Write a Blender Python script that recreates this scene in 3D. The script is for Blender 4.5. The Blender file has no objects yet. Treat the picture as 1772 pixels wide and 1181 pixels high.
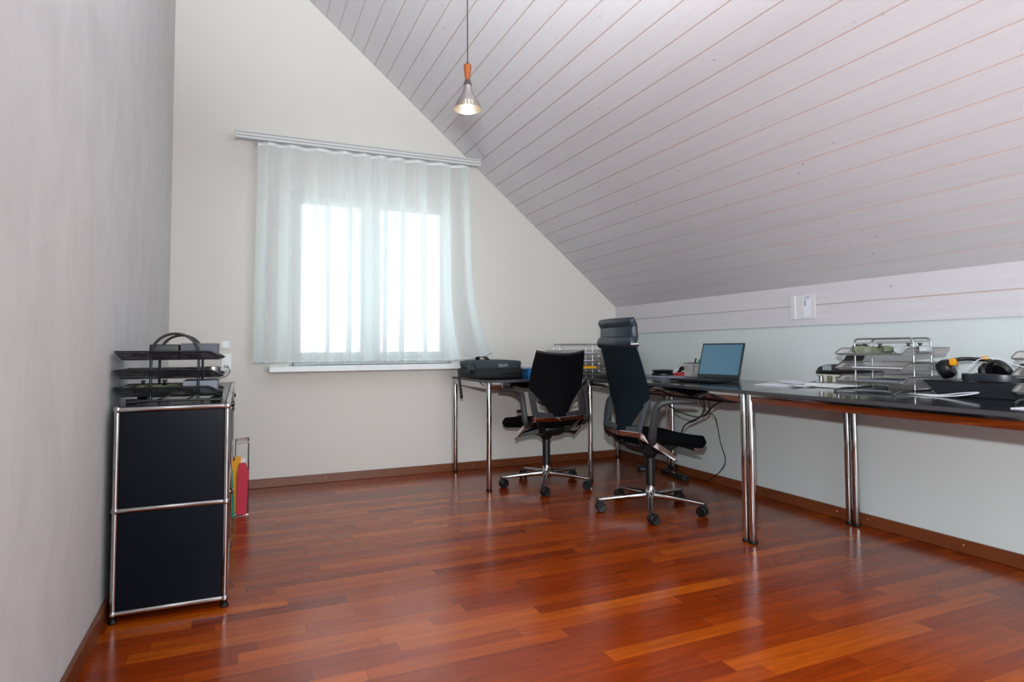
import bpy, bmesh, math, random
from math import sin, cos, pi, radians
from mathutils import Vector, Matrix

random.seed(7)
SC = bpy.context.scene
COL = SC.collection

# ------------------------------------------------------------------ materials
def lin(c):
    out = []
    for v in c[:3]:
        v /= 255.0
        out.append(v / 12.92 if v <= .04045 else ((v + .055) / 1.055) ** 2.4)
    return (*out, 1.0)

MATS = {}
def mat(name, col, rough=.5, metal=0., coat=0., emit=None, es=0., spec=.5, noise=0., nscale=8., bump=0., bscale=60., alpha=1., trans=0.):
    m = bpy.data.materials.new(name); m.use_nodes = True
    nt = m.node_tree; b = nt.nodes['Principled BSDF']
    b.inputs['Base Color'].default_value = lin(col)
    b.inputs['Roughness'].default_value = rough
    b.inputs['Metallic'].default_value = metal
    b.inputs['Coat Weight'].default_value = coat
    b.inputs['Specular IOR Level'].default_value = spec
    b.inputs['Alpha'].default_value = alpha
    b.inputs['Transmission Weight'].default_value = trans
    if emit:
        b.inputs['Emission Color'].default_value = lin(emit); b.inputs['Emission Strength'].default_value = es
    if noise or bump:
        tc = nt.nodes.new('ShaderNodeTexCoord')
    if noise:
        n = nt.nodes.new('ShaderNodeTexNoise'); n.inputs['Scale'].default_value = nscale; n.inputs['Detail'].default_value = 5
        nt.links.new(tc.outputs['Object'], n.inputs['Vector'])
        mx = nt.nodes.new('ShaderNodeMix'); mx.data_type = 'RGBA'
        a = lin([max(0, v * (1 - noise)) for v in col]); c = lin([min(255, v * (1 + noise)) for v in col])
        mx.inputs[6].default_value = a; mx.inputs[7].default_value = c
        nt.links.new(n.outputs['Fac'], mx.inputs[0]); nt.links.new(mx.outputs[2], b.inputs['Base Color'])
    if bump:
        n2 = nt.nodes.new('ShaderNodeTexNoise'); n2.inputs['Scale'].default_value = bscale; n2.inputs['Detail'].default_value = 4
        nt.links.new(tc.outputs['Object'], n2.inputs['Vector'])
        bp = nt.nodes.new('ShaderNodeBump'); bp.inputs['Strength'].default_value = bump; bp.inputs['Distance'].default_value = .002
        nt.links.new(n2.outputs['Fac'], bp.inputs['Height']); nt.links.new(bp.outputs['Normal'], b.inputs['Normal'])
    MATS[name] = m
    return m

CHROME = mat('chrome', (190, 187, 187), .08, 1.)
STEEL = mat('brushed_steel', (176, 178, 180), .28, 1.)
BLACKP = mat('black_plastic', (13, 13, 15), .36, noise=.1)
BLACKR = mat('black_rubber', (7, 7, 8), .45, spec=.35)
GREYP = mat('grey_plastic', (40, 38, 42), .45, noise=.06)
WING = mat('wing_plastic', (44, 50, 56), .4, noise=.05)
SEATF = mat('seat_fabric', (7, 7, 9), .95, bump=.5, bscale=500, spec=.08)
MESHF = mat('back_fabric_black', (8, 8, 12), .85, bump=.4, bscale=600, spec=.1)
MESHB = mat('back_fabric_slate', (13, 25, 33), .8, bump=.4, bscale=600, spec=.12)
LEATHER = mat('headrest_leather', (32, 44, 54), .38, noise=.15, nscale=10, bump=.6, bscale=40)
DESKTOP = mat('desk_laminate', (26, 26, 30), .1, spec=.95, noise=.06, nscale=5)
DESKEDGE = mat('desk_edge', (60, 60, 64), .4)
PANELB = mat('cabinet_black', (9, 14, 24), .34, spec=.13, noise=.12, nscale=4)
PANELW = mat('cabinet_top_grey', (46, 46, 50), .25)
WHITEP = mat('white_plastic', (226, 228, 228), .35)
WHITEM = mat('window_white', (235, 238, 238), .4)
CREAM = mat('cream_plastic', (205, 203, 176), .5)
ALU = mat('rail_white', (214, 216, 216), .35)
ALUD = mat('rail_groove', (150, 152, 152), .5)
PAPER = mat('paper', (228, 227, 236), .8, noise=.03)
YELLOW = mat('yellow_card', (232, 160, 12), .6, noise=.05)
RED = mat('red_card', (196, 32, 62), .6, noise=.04)
GREEN = mat('green_card', (10, 128, 104), .6)
KRAFT = mat('kraft_card', (176, 158, 136), .7)
BLUE = mat('blue_card', (32, 110, 170), .5)
GREYC = mat('grey_card', (88, 90, 100), .7)
LGREYC = mat('light_grey_card', (128, 132, 144), .7)
BAGG = mat('bag_grey', (46, 57, 64), .8, noise=.1, bump=.5, bscale=300)
BAGB = mat('bag_black', (13, 14, 20), .75, noise=.2, bump=.5, bscale=300)
BAGS = mat('bag_stripe', (104, 112, 116), .75)
CAMO = mat('camouflage', (92, 98, 78), .5, noise=.5, nscale=45)
WOODH = mat('turned_teak', (134, 66, 16), .35, noise=.12, nscale=30)
DARKC = mat('dark_collar', (64, 48, 48), .35)
SHADE = mat('spun_aluminium', (158, 152, 150), .3, .85)
BRASS = mat('brass', (212, 160, 84), .3, 1.)
REDP = mat('red_plastic', (190, 50, 50), .4)
GREENP = mat('green_plastic', (40, 150, 90), .4)
LIME = mat('lime_plastic', (170, 205, 60), .4)
TRANSL = mat('frosted_plastic', (213, 210, 214), .3)
CABLEW = mat('white_cable', (225, 222, 232), .4)
CABLEB = mat('black_cable', (14, 13, 15), .5)
SKIRTING = mat('skirting_wood', (112, 58, 30), .35, noise=.14, nscale=5)

def screen_mat():
    m = bpy.data.materials.new('lcd_screen'); m.use_nodes = True
    nt = m.node_tree; b = nt.nodes['Principled BSDF']
    b.inputs['Base Color'].default_value = lin((20, 26, 32)); b.inputs['Roughness'].default_value = .25
    b.inputs['Emission Color'].default_value = lin((86, 140, 170)); b.inputs['Emission Strength'].default_value = .42
    return m
LCD = screen_mat()
BULB = mat('lit_bulb', (255, 240, 210), .4, emit=(255, 222, 160), es=2.2)

def wire_mesh_mat(name, col, dens=.5, scale=260.):
    """expanded metal mesh: procedural holes, real on both sides"""
    m = bpy.data.materials.new(name); m.use_nodes = True
    nt = m.node_tree; b = nt.nodes['Principled BSDF']
    b.inputs['Base Color'].default_value = lin(col); b.inputs['Metallic'].default_value = .5; b.inputs['Roughness'].default_value = .4
    tc = nt.nodes.new('ShaderNodeTexCoord'); v = nt.nodes.new('ShaderNodeTexVoronoi'); v.inputs['Scale'].default_value = scale
    v.inputs['Randomness'].default_value = .15
    nt.links.new(tc.outputs['Object'], v.inputs['Vector'])
    g = nt.nodes.new('ShaderNodeMath'); g.operation = 'GREATER_THAN'; g.inputs[1].default_value = dens
    nt.links.new(v.outputs['Distance'], g.inputs[0]); nt.links.new(g.outputs[0], b.inputs['Alpha'])
    return m
MESHBLK = wire_mesh_mat('black_wire_mesh', (34, 35, 40), .36)
MESHSIL = wire_mesh_mat('silver_wire_mesh', (214, 208, 204), .42)

def wall_mat(name, col, streak=0., rough=.85):
    m = bpy.data.materials.new(name); m.use_nodes = True
    nt = m.node_tree; b = nt.nodes['Principled BSDF']; b.inputs['Roughness'].default_value = rough
    b.inputs['Specular IOR Level'].default_value = .3
    tc = nt.nodes.new('ShaderNodeTexCoord'); mp = nt.nodes.new('ShaderNodeMapping')
    mp.inputs['Scale'].default_value = (1, 1, .55) if streak else (1, 1, 1)
    mp.inputs['Rotation'].default_value = (radians(14) if streak else 0, 0, 0)
    n = nt.nodes.new('ShaderNodeTexNoise'); n.inputs['Scale'].default_value = 5. if streak else 3.; n.inputs['Detail'].default_value = 8; n.inputs['Roughness'].default_value = .65
    n.inputs['Distortion'].default_value = .8 if streak else 0
    nt.links.new(tc.outputs['Object'], mp.inputs['Vector']); nt.links.new(mp.outputs[0], n.inputs['Vector'])
    mx = nt.nodes.new('ShaderNodeMix'); mx.data_type = 'RGBA'
    k = .075 if streak else .012
    mx.inputs[6].default_value = lin([v * (1 - k) for v in col]); mx.inputs[7].default_value = lin([min(255, v * (1 + k)) for v in col])
    nt.links.new(n.outputs['Fac'], mx.inputs[0]); nt.links.new(mx.outputs[2], b.inputs['Base Color'])
    bp = nt.nodes.new('ShaderNodeBump'); bp.inputs['Strength'].default_value = .35 if streak else .15; bp.inputs['Distance'].default_value = .002
    n2 = nt.nodes.new('ShaderNodeTexNoise'); n2.inputs['Scale'].default_value = 18 if streak else 90
    nt.links.new(mp.outputs[0], n2.inputs['Vector']); nt.links.new(n2.outputs['Fac'], bp.inputs['Height']); nt.links.new(bp.outputs['Normal'], b.inputs['Normal'])
    return m
WALL_L = wall_mat('brushed_plaster', (205, 204, 203), 1)
WALL_B = wall_mat('warm_white_plaster', (220, 216, 210))
WALL_R = wall_mat('cool_white_plaster', (208, 214, 214))

def board_mat():
    """white glazed boards; grain along local Y, small knots"""
    m = bpy.data.materials.new('white_glazed_boards'); m.use_nodes = True
    nt = m.node_tree; N = nt.nodes; L = nt.links; b = N['Principled BSDF']; b.inputs['Roughness'].default_value = .5
    tc = N.new('ShaderNodeTexCoord'); mp = N.new('ShaderNodeMapping'); mp.inputs['Scale'].default_value = (22, 1.2, 22)
    L.new(tc.outputs['Object'], mp.inputs['Vector'])
    n = N.new('ShaderNodeTexNoise'); n.inputs['Scale'].default_value = 2.; n.inputs['Detail'].default_value = 6
    L.new(mp.outputs[0], n.inputs['Vector'])
    mx = N.new('ShaderNodeMix'); mx.data_type = 'RGBA'
    mx.inputs[6].default_value = lin((203, 198, 203)); mx.inputs[7].default_value = lin((215, 212, 216)); L.new(n.outputs['Fac'], mx.inputs[0])
    # per board tint
    sp = N.new('ShaderNodeSeparateXYZ'); L.new(tc.outputs['Object'], sp.inputs[0])
    dv = N.new('ShaderNodeMath'); dv.operation = 'DIVIDE'; dv.inputs[1].default_value = .117; L.new(sp.outputs[0], dv.inputs[0])
    fl = N.new('ShaderNodeMath'); fl.operation = 'FLOOR'; L.new(dv.outputs[0], fl.inputs[0])
    wn = N.new('ShaderNodeTexWhiteNoise'); wn.noise_dimensions = '1D'; L.new(fl.outputs[0], wn.inputs['W'])
    mr = N.new('ShaderNodeMapRange'); mr.inputs[3].default_value = .975; mr.inputs[4].default_value = 1.0; L.new(wn.outputs['Value'], mr.inputs[0])
    hs = N.new('ShaderNodeHueSaturation'); L.new(mx.outputs[2], hs.inputs['Color']); L.new(mr.outputs[0], hs.inputs['Value'])
    # knots
    vo = N.new('ShaderNodeTexVoronoi'); vo.inputs['Scale'].default_value = 10.5
    mp2 = N.new('ShaderNodeMapping'); mp2.inputs['Scale'].default_value = (1.3, 1, .001); L.new(tc.outputs['Object'], mp2.inputs['Vector']); L.new(mp2.outputs[0], vo.inputs['Vector'])
    rp = N.new('ShaderNodeMapRange'); rp.inputs[1].default_value = .035; rp.inputs[2].default_value = .10; rp.inputs[3].default_value = .6; rp.inputs[4].default_value = 0
    L.new(vo.outputs['Distance'], rp.inputs[0])
    sc = N.new('ShaderNodeSeparateColor'); L.new(vo.outputs['Color'], sc.inputs[0])
    gt = N.new('ShaderNodeMath'); gt.operation = 'GREATER_THAN'; gt.inputs[1].default_value = .42; L.new(sc.outputs[0], gt.inputs[0])
    ml = N.new('ShaderNodeMath'); ml.operation = 'MULTIPLY'; L.new(rp.outputs[0], ml.inputs[0]); L.new(gt.outputs[0], ml.inputs[1])
    m2 = N.new('ShaderNodeMix'); m2.data_type = 'RGBA'; m2.inputs[7].default_value = lin((138, 138, 144)); L.new(hs.outputs[0], m2.inputs[6]); L.new(ml.outputs[0], m2.inputs[0])
    L.new(m2.outputs[2], b.inputs['Base Color'])
    return m
BOARDS = board_mat()
GROOVE = mat('bare_pine_groove', (206, 182, 176), .7)

def floor_mat():
    m = bpy.data.materials.new('jatoba_strip_parquet'); m.use_nodes = True
    nt = m.node_tree; N = nt.nodes; L = nt.links; b = N['Principled BSDF']
    def M(op, a=None, c=None, v1=None, v2=None):
        n = N.new('ShaderNodeMath'); n.operation = op
        if a is not None: L.new(a, n.inputs[0])
        elif v1 is not None: n.inputs[0].default_value = v1
        if c is not None: L.new(c, n.inputs[1])
        elif v2 is not None: n.inputs[1].default_value = v2
        return n.outputs[0]
    tc = N.new('ShaderNodeTexCoord'); sp = N.new('ShaderNodeSeparateXYZ'); L.new(tc.outputs['Object'], sp.inputs[0])
    X, Y = sp.outputs[0], sp.outputs[1]
    row = M('FLOOR', M('DIVIDE', Y, v2=.066))
    w1 = N.new('ShaderNodeTexWhiteNoise'); w1.noise_dimensions = '1D'; L.new(row, w1.inputs['W'])
    ln = M('ADD', M('MULTIPLY', w1.outputs['Value'], v2=.22), v2=.5)
    px = M('ADD', M('DIVIDE', X, ln), M('MULTIPLY', w1.outputs['Value'], v2=37.3))
    pid = M('FLOOR', px)
    cb = N.new('ShaderNodeCombineXYZ'); L.new(pid, cb.inputs[0]); L.new(row, cb.inputs[1])
    w2 = N.new('ShaderNodeTexWhiteNoise'); w2.noise_dimensions = '2D'; L.new(cb.outputs[0], w2.inputs['Vector'])
    cr = N.new('ShaderNodeValToRGB'); e = cr.color_ramp.elements
    e[0].position = 0; e[0].color = lin((118, 38, 2)); e[1].position = 1; e[1].color = lin((174, 80, 10))
    for p, c in ((.12, (128, 44, 3)), (.5, (146, 55, 4)), (.85, (157, 65, 6))):
        x = e.new(p); x.color = lin(c)
    L.new(w2.outputs['Value'], cr.inputs[0])
    # grain, shifted per plank
    ad = N.new('ShaderNodeVectorMath'); ad.operation = 'MULTIPLY_ADD'; ad.inputs[1].default_value = (2.6, 34, 1)
    L.new(tc.outputs['Object'], ad.inputs[0]); L.new(w2.outputs['Color'], ad.inputs[2])
    n = N.new('ShaderNodeTexNoise'); n.inputs['Scale'].default_value = 1.6; n.inputs['Detail'].default_value = 7; n.inputs['Roughness'].default_value = .68; n.inputs['Distortion'].default_value = .35
    L.new(ad.outputs[0], n.inputs['Vector'])
    mr = N.new('ShaderNodeMapRange'); mr.inputs[1].default_value = .3; mr.inputs[2].default_value = .7; mr.inputs[3].default_value = .68; mr.inputs[4].default_value = 1.18
    L.new(n.outputs['Fac'], mr.inputs[0])
    hs = N.new('ShaderNodeHueSaturation'); L.new(cr.outputs[0], hs.inputs['Color']); L.new(mr.outputs[0], hs.inputs['Value'])
    # joints
    fy = M('FRACT', M('DIVIDE', Y, v2=.066)); fx = M('FRACT', px)
    jy = M('LESS_THAN', fy, v2=.018); jx = M('LESS_THAN', fx, v2=.0035)
    j = M('MULTIPLY', M('MAXIMUM', jy, jx), v2=.45)
    mj = N.new('ShaderNodeMix'); mj.data_type = 'RGBA'; mj.inputs[7].default_value = lin((60, 18, 8)); L.new(hs.outputs[0], mj.inputs[6]); L.new(j, mj.inputs[0])
    L.new(mj.outputs[2], b.inputs['Base Color'])
    rr = N.new('ShaderNodeMapRange'); rr.inputs[3].default_value = .16; rr.inputs[4].default_value = .25; L.new(n.outputs['Fac'], rr.inputs[0]); L.new(rr.outputs[0], b.inputs['Roughness'])
    b.inputs['Specular IOR Level'].default_value = .25; b.inputs['Coat Weight'].default_value = .22; b.inputs['Coat Roughness'].default_value = .22
    bp = N.new('ShaderNodeBump'); bp.inputs['Strength'].default_value = .08; bp.inputs['Distance'].default_value = .001
    L.new(n.outputs['Fac'], bp.inputs['Height']); L.new(bp.outputs['Normal'], b.inputs['Normal'])
    return m
FLOOR = floor_mat()

def curtain_mat():
    m = bpy.data.materials.new('sheer_voile'); m.use_nodes = True
    nt = m.node_tree; N = nt.nodes; L = nt.links
    for n in list(N):
        if n.type != 'OUTPUT_MATERIAL': N.remove(n)
    out = [n for n in N if n.type == 'OUTPUT_MATERIAL'][0]
    d = N.new('ShaderNodeBsdfDiffuse'); d.inputs[0].default_value = lin((246, 248, 248))
    t = N.new('ShaderNodeBsdfTranslucent'); t.inputs[0].default_value = lin((242, 248, 249))
    tr = N.new('ShaderNodeBsdfTransparent'); tr.inputs[0].default_value = (1, 1, 1, 1)
    a = N.new('ShaderNodeMixShader'); a.inputs[0].default_value = .6; L.new(d.outputs[0], a.inputs[1]); L.new(t.outputs[0], a.inputs[2])
    c = N.new('ShaderNodeMixShader')
    lw = N.new('ShaderNodeLayerWeight'); lw.inputs[0].default_value = .5
    mr = N.new('ShaderNodeMapRange'); mr.inputs[2].default_value = .48; mr.inputs[3].default_value = .48; mr.inputs[4].default_value = .975; L.new(lw.outputs['Facing'], mr.inputs[0])
    L.new(mr.outputs[0], c.inputs[0]); L.new(tr.outputs[0], c.inputs[1]); L.new(a.outputs[0], c.inputs[2]); L.new(c.outputs[0], out.inputs[0])
    return m
VOILE = curtain_mat()
def glass_mat():
    m = bpy.data.materials.new('window_glass'); m.use_nodes = True
    nt = m.node_tree; N = nt.nodes; L = nt.links
    for n in list(N):
        if n.type != 'OUTPUT_MATERIAL': N.remove(n)
    out = [n for n in N if n.type == 'OUTPUT_MATERIAL'][0]
    g = N.new('ShaderNodeBsdfGlossy'); g.inputs['Roughness'].default_value = .02
    t = N.new('ShaderNodeBsdfTransparent'); t.inputs[0].default_value = (.96, .98, .98, 1)
    c = N.new('ShaderNodeMixShader'); c.inputs[0].default_value = .06; L.new(t.outputs[0], c.inputs[1]); L.new(g.outputs[0], c.inputs[2]); L.new(c.outputs[0], out.inputs[0])
    return m
GLASS = glass_mat()

# ------------------------------------------------------------------ mesh builder
def cr(pts, n=8, closed=False):
    """catmull-rom through points"""
    P = [Vector(p) for p in pts]; out = []; m = len(P)
    segs = m if closed else m - 1
    for i in range(segs):
        if closed: a, b, c, d = P[(i - 1) % m], P[i], P[(i + 1) % m], P[(i + 2) % m]
        else: a, b, c, d = P[max(i - 1, 0)], P[i], P[i + 1], P[min(i + 2, m - 1)]
        for k in range(n):
            t = k / n
            out.append(.5 * ((2 * b) + (c - a) * t + (2 * a - 5 * b + 4 * c - d) * t * t + (3 * b - a - 3 * c + d) * t ** 3))
    if not closed: out.append(P[-1])
    return out

def fillet(pts, r, n=5, closed=False):
    """polyline with rounded corners"""
    P = [Vector(p) for p in pts]; m = len(P); out = []
    for i in range(m):
        if not closed and i in (0, m - 1): out.append(P[i]); continue
        a, b, c = P[(i - 1) % m], P[i], P[(i + 1) % m]
        u = (a - b); v = (c - b); ru = min(r, u.length * .49); rv = min(r, v.length * .49); rr = min(ru, rv)
        p = b + u.normalized() * rr; q = b + v.normalized() * rr
        for k in range(n + 1):
            t = k / n; out.append((1 - t) ** 2 * p + 2 * t * (1 - t) * b + t * t * q)
    return out

class MB:
    def __init__(s): s.v = []; s.f = []; s.m = []; s.cur = 0
    def add(s, vs, fs):
        o = len(s.v); s.v += [tuple(v) for v in vs]; s.f += [tuple(i + o for i in f) for f in fs]; s.m += [s.cur] * len(fs); return s
    def box(s, c, d, rot=None):
        x, y, z = d[0] / 2, d[1] / 2, d[2] / 2
        vs = [Vector(p) for p in ((-x, -y, -z), (x, -y, -z), (x, y, -z), (-x, y, -z), (-x, -y, z), (x, -y, z), (x, y, z), (-x, y, z))]
        if rot is not None: vs = [rot @ v for v in vs]
        return s.add([v + Vector(c) for v in vs], [(3, 2, 1, 0), (4, 5, 6, 7), (0, 1, 5, 4), (1, 2, 6, 5), (2, 3, 7, 6), (3, 0, 4, 7)])
    def bb(s, x0, x1, y0, y1, z0, z1): return s.box(((x0 + x1) / 2, (y0 + y1) / 2, (z0 + z1) / 2), (x1 - x0, y1 - y0, z1 - z0))
    def tube(s, pts, r, seg=10, closed=False):
        P = [Vector(p) for p in pts]; n = len(P)
        rs = r if isinstance(r, (list, tuple)) else [r] * n
        T = []
        for i in range(n):
            a = P[(i - 1) % n] if (closed or i > 0) else P[i]; b = P[(i + 1) % n] if (closed or i < n - 1) else P[i]
            t = (b - a); T.append(t.normalized() if t.length > 1e-9 else Vector((0, 0, 1)))
        u = T[0].orthogonal().normalized(); vs = []
        for i in range(n):
            u = (u - T[i] * u.dot(T[i])); u = u.normalized() if u.length > 1e-6 else T[i].orthogonal().normalized()
            w = T[i].cross(u)
            for k in range(seg):
                a = 2 * pi * k / seg; vs.append(P[i] + (u * cos(a) + w * sin(a)) * rs[i])
        fs = []
        for i in range(n if closed else n - 1):
            j = (i + 1) % n
            for k in range(seg):
                k2 = (k + 1) % seg; fs.append((i * seg + k, i * seg + k2, j * seg + k2, j * seg + k))
        if not closed:
            fs.append(tuple(reversed(range(seg)))); fs.append(tuple((n - 1) * seg + k for k in range(seg)))
        return s.add(vs, fs)
    def cyl(s, a, b, r, seg=16, r2=None): return s.tube([a, b], [r, r if r2 is None else r2], seg)
    def ribbon(s, pts, w, t, side=(1, 0, 0), round_=0):
        """rectangular section sweep; w along side, t along normal"""
        P = [Vector(p) for p in pts]; n = len(P); S = Vector(side)
        ws = w if isinstance(w, (list, tuple)) else [w] * n; ts = t if isinstance(t, (list, tuple)) else [t] * n
        vs = []
        sec = [(-.5, -.5), (.5, -.5), (.5, .5), (-.5, .5)] if not round_ else [(.5 * cos(a), .5 * sin(a)) for a in [2 * pi * (k + .5) / 12 for k in range(12)]]
        if round_ == 1: sec = [(max(-.5, min(.5, x * 1.25)), max(-.5, min(.5, y * 1.25))) for x, y in sec]
        m = len(sec)
        for i in range(n):
            T = (P[min(i + 1, n - 1)] - P[max(i - 1, 0)]).normalized()
            sd = S - T * S.dot(T); sd.normalize(); nn = T.cross(sd)
            for x, y in sec: vs.append(P[i] + sd * x * ws[i] + nn * y * ts[i])
        fs = []
        for i in range(n - 1):
            for k in range(m):
                k2 = (k + 1) % m; fs.append((i * m + k, i * m + k2, (i + 1) * m + k2, (i + 1) * m + k))
        fs.append(tuple(reversed(range(m)))); fs.append(tuple((n - 1) * m + k for k in range(m)))
        return s.add(vs, fs)
    def lathe(s, prof, c=(0, 0, 0), seg=24, rot=None, close=False):
        vs = []; n = len(prof)
        for r, z in prof:
            for k in range(seg):
                a = 2 * pi * k / seg; p = Vector((r * cos(a), r * sin(a), z))
                if rot is not None: p = rot @ p
                vs.append(p + Vector(c))
        fs = []
        for i in range(n if close else n - 1):
            j = (i + 1) % n
            for k in range(seg):
                k2 = (k + 1) % seg; fs.append((i * seg + k, i * seg + k2, j * seg + k2, j * seg + k))
        if not close:
            if prof[0][0] > 1e-6: fs.append(tuple(reversed(range(seg))))
            if prof[-1][0] > 1e-6: fs.append(tuple((n - 1) * seg + k for k in range(seg)))
        return s.add(vs, fs)
    def prism(s, poly, a, b, axis=2):
        """poly of 2D points extruded from a to b along axis"""
        def P(u, v, w):
            return {0: (w, u, v), 1: (u, w, v), 2: (u, v, w)}[axis]
        n = len(poly); vs = [P(u, v, a) for u, v in poly] + [P(u, v, b) for u, v in poly]
        fs = [tuple(reversed(range(n))), tuple(range(n, 2 * n))] + [(i, (i + 1) % n, n + (i + 1) % n, n + i) for i in range(n)]
        return s.add(vs, fs)
    def shell(s, fn, nu, nv, th):
        """closed thick sheet; fn(u,v)->point, u,v in 0..1"""
        P = [[Vector(fn(i / nu, j / nv)) for i in range(nu + 1)] for j in range(nv + 1)]
        vs = []; W = nu + 1
        for sgn in (-.5, .5):
            for j in range(nv + 1):
                for i in range(nu + 1):
                    du = P[j][min(i + 1, nu)] - P[j][max(i - 1, 0)]; dv = P[min(j + 1, nv)][i] - P[max(j - 1, 0)][i]
                    nn = du.cross(dv); nn = nn.normalized() if nn.length > 1e-12 else Vector((0, 0, 1))
                    t = th(i / nu, j / nv) if callable(th) else th
                    vs.append(P[j][i] + nn * sgn * t)
        o = W * (nv + 1); fs = []
        for j in range(nv):
            for i in range(nu):
                a = j * W + i; fs.append((a, a + W, a + W + 1, a + 1)); fs.append((o + a, o + a + 1, o + a + W + 1, o + a + W))
        for i in range(nu):
            a = i; fs.append((a, a + 1, o + a + 1, o + a)); a = nv * W + i; fs.append((a + 1, a, o + a, o + a + 1))
        for j in range(nv):
            a = j * W; fs.append((a + W, a, o + a, o + a + W)); a = j * W + nu; fs.append((a, a + W, o + a + W, o + a))
        return s.add(vs, fs)
    def sheet(s, fn, nu, nv):
        vs = [fn(i / nu, j / nv) for j in range(nv + 1) for i in range(nu + 1)]; W = nu + 1
        return s.add(vs, [(j * W + i, j * W + i + 1, (j + 1) * W + i + 1, (j + 1) * W + i) for j in range(nv) for i in range(nu)])
    def build(s, name, mats, parent=None, bevel=0., seg=2, label=None, angle=38):
        me = bpy.data.meshes.new(name); me.from_pydata(s.v, [], s.f)
        if not isinstance(mats, (list, tuple)): mats = [mats]
        for m in mats: me.materials.append(m)
        for p, mi in zip(me.polygons, s.m): p.material_index = mi
        bm = bmesh.new(); bm.from_mesh(me); bmesh.ops.remove_doubles(bm, verts=bm.verts, dist=1e-6)
        bmesh.ops.recalc_face_normals(bm, faces=bm.faces); bm.to_mesh(me); bm.free()
        me.polygons.foreach_set('use_smooth', [True] * len(me.polygons)); me.set_sharp_from_angle(angle=radians(angle)); me.update()
        o = bpy.data.objects.new(name, me); COL.objects.link(o)
        if parent: o.parent = parent
        if bevel:
            b = o.modifiers.new('bevel', 'BEVEL'); b.width = bevel; b.segments = seg; b.limit_method = 'ANGLE'; b.angle_limit = radians(40)
        if label: o['label'] = label
        return o

def tag(o, label, cat, group=None):
    o['label'] = label; o['category'] = cat
    if group: o['group'] = group
    return o
def struct(o): o['kind'] = 'structure'; return o
def thing(name, label, cat, loc=(0, 0, 0), rz=0., group=None):
    o = bpy.data.objects.new(name, None); COL.objects.link(o); o.empty_display_size = .05
    o.location = loc; o.rotation_euler = (0, 0, rz); return tag(o, label, cat, group)
def copy_tree(o, parent=None):
    c = o.copy(); COL.objects.link(c); c.parent = parent
    for ch in list(o.children): copy_tree(ch, c)
    return c

# ------------------------------------------------------------------ room numbers
W, SL, ZK, ZP, ZG = 3.4825, .8446, 1.296, 1.072, 1.189
YR = -6.8            # rear of the room, behind the camera
TOP = .735           # desk top height

# floor
struct(MB().bb(-.25, W + .2, YR - .2, .3, -.08, 0).build('floor', FLOOR))
# walls
struct(MB().bb(-.2, 0, YR, .25, 0, 4.45).build('wall_left', WALL_L))
wx0, wx1, wz0, wz1 = .745, 1.95, .835, 2.09
w = MB()
w.bb(0, wx0, 0, .25, 0, 4.45); w.bb(wx0, wx1, 0, .25, 0, wz0); w.bb(wx0, wx1, 0, .25, wz1, 4.45); w.bb(wx1, W + .15, 0, .25, 0, 4.45)
struct(w.build('wall_back', WALL_B))
struct(MB().bb(W, W + .15, YR, 0, 0, 1.45).build('wall_right', WALL_R))
w = MB(); w.bb(-.2, .9, YR - .15, YR, 0, 4.45); w.bb(3.1, W + .15, YR - .15, YR, 0, 4.45); w.bb(.9, 3.1, YR - .15, YR, 2.3, 4.45)  # opening added in this unseen wall as a place for light to enter
struct(w.build('wall_rear', WALL_B))
# ceiling boards on the slope: local x up the slope, y along the room, z into the room
c = MB(); bw = .117; g = .0026; n = 38
for k in range(n):
    a, b = k * bw + (g if k else -.02), (k + 1) * bw - g
    c.cur = 0; c.bb(a, b, YR, 0, -.02, 0)
    c.cur = 1; c.add([(b, YR, 0), (b, 0, 0), (b + g, 0, -.0045), (b + g, YR, -.0045), (b + 2 * g, 0, 0), (b + 2 * g, YR, 0)], [(0, 1, 2, 3), (3, 2, 4, 5)])
c.cur = 0; c.bb(-.15, n * bw + .1, YR, .1, -.06, -.02)
ce = struct(c.build('ceiling', [BOARDS, GROOVE]))
ce.location = (W, 0, ZK); ce.rotation_euler = (0, -(pi - math.atan(SL)), 0)
# knee wall panel (two boards); local x is up
t = MB()
t.bb(0, ZG - ZP - .003, YR, 0, 0, .013); t.bb(ZG - ZP + .003, ZK - ZP + .012, YR, 0, 0, .013); t.cur = 1; t.bb(0.01, ZK - ZP, YR, 0, 0, .006)
tr = struct(t.build('trim_1', [BOARDS, GROOVE])); tr.location = (W, 0, ZP); tr.rotation_euler = (0, -pi / 2, 0)
# baseboards
HB = .0615
def base(name, x0, x1, y0, y1): return struct(MB().bb(x0, x1, y0, y1, 0, HB).build(name, SKIRTING, bevel=.003))
bl = base('baseboard_left', 0, .015, YR, 0)
bb_ = base('baseboard_back', .015, W - .015, -.015, 0)
br = base('baseboard_right', W - .015, W, YR, 0)
for x in (.66, 1.0, 1.36, 1.9, 2.12, 2.55, 2.95, 3.2):
    o = MB().lathe([(0, .0022), (.003, .0015), (.0045, 0)], (x, -.0152, .036), 10, Matrix.Rotation(pi / 2, 3, 'X')).build('screw_cap', BRASS, bb_, label='small brass screw cap')
for y in (-.32, -.66, -1.05, -1.5, -2.02, -2.2, -2.385, -2.86, -3.35):
    o = MB().lathe([(0, .0022), (.003, .0015), (.0045, 0)], (W - .0152, y, .036), 10, Matrix.Rotation(-pi / 2, 3, 'Y')).build('screw_cap', BRASS, br, label='small brass screw cap')

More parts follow.
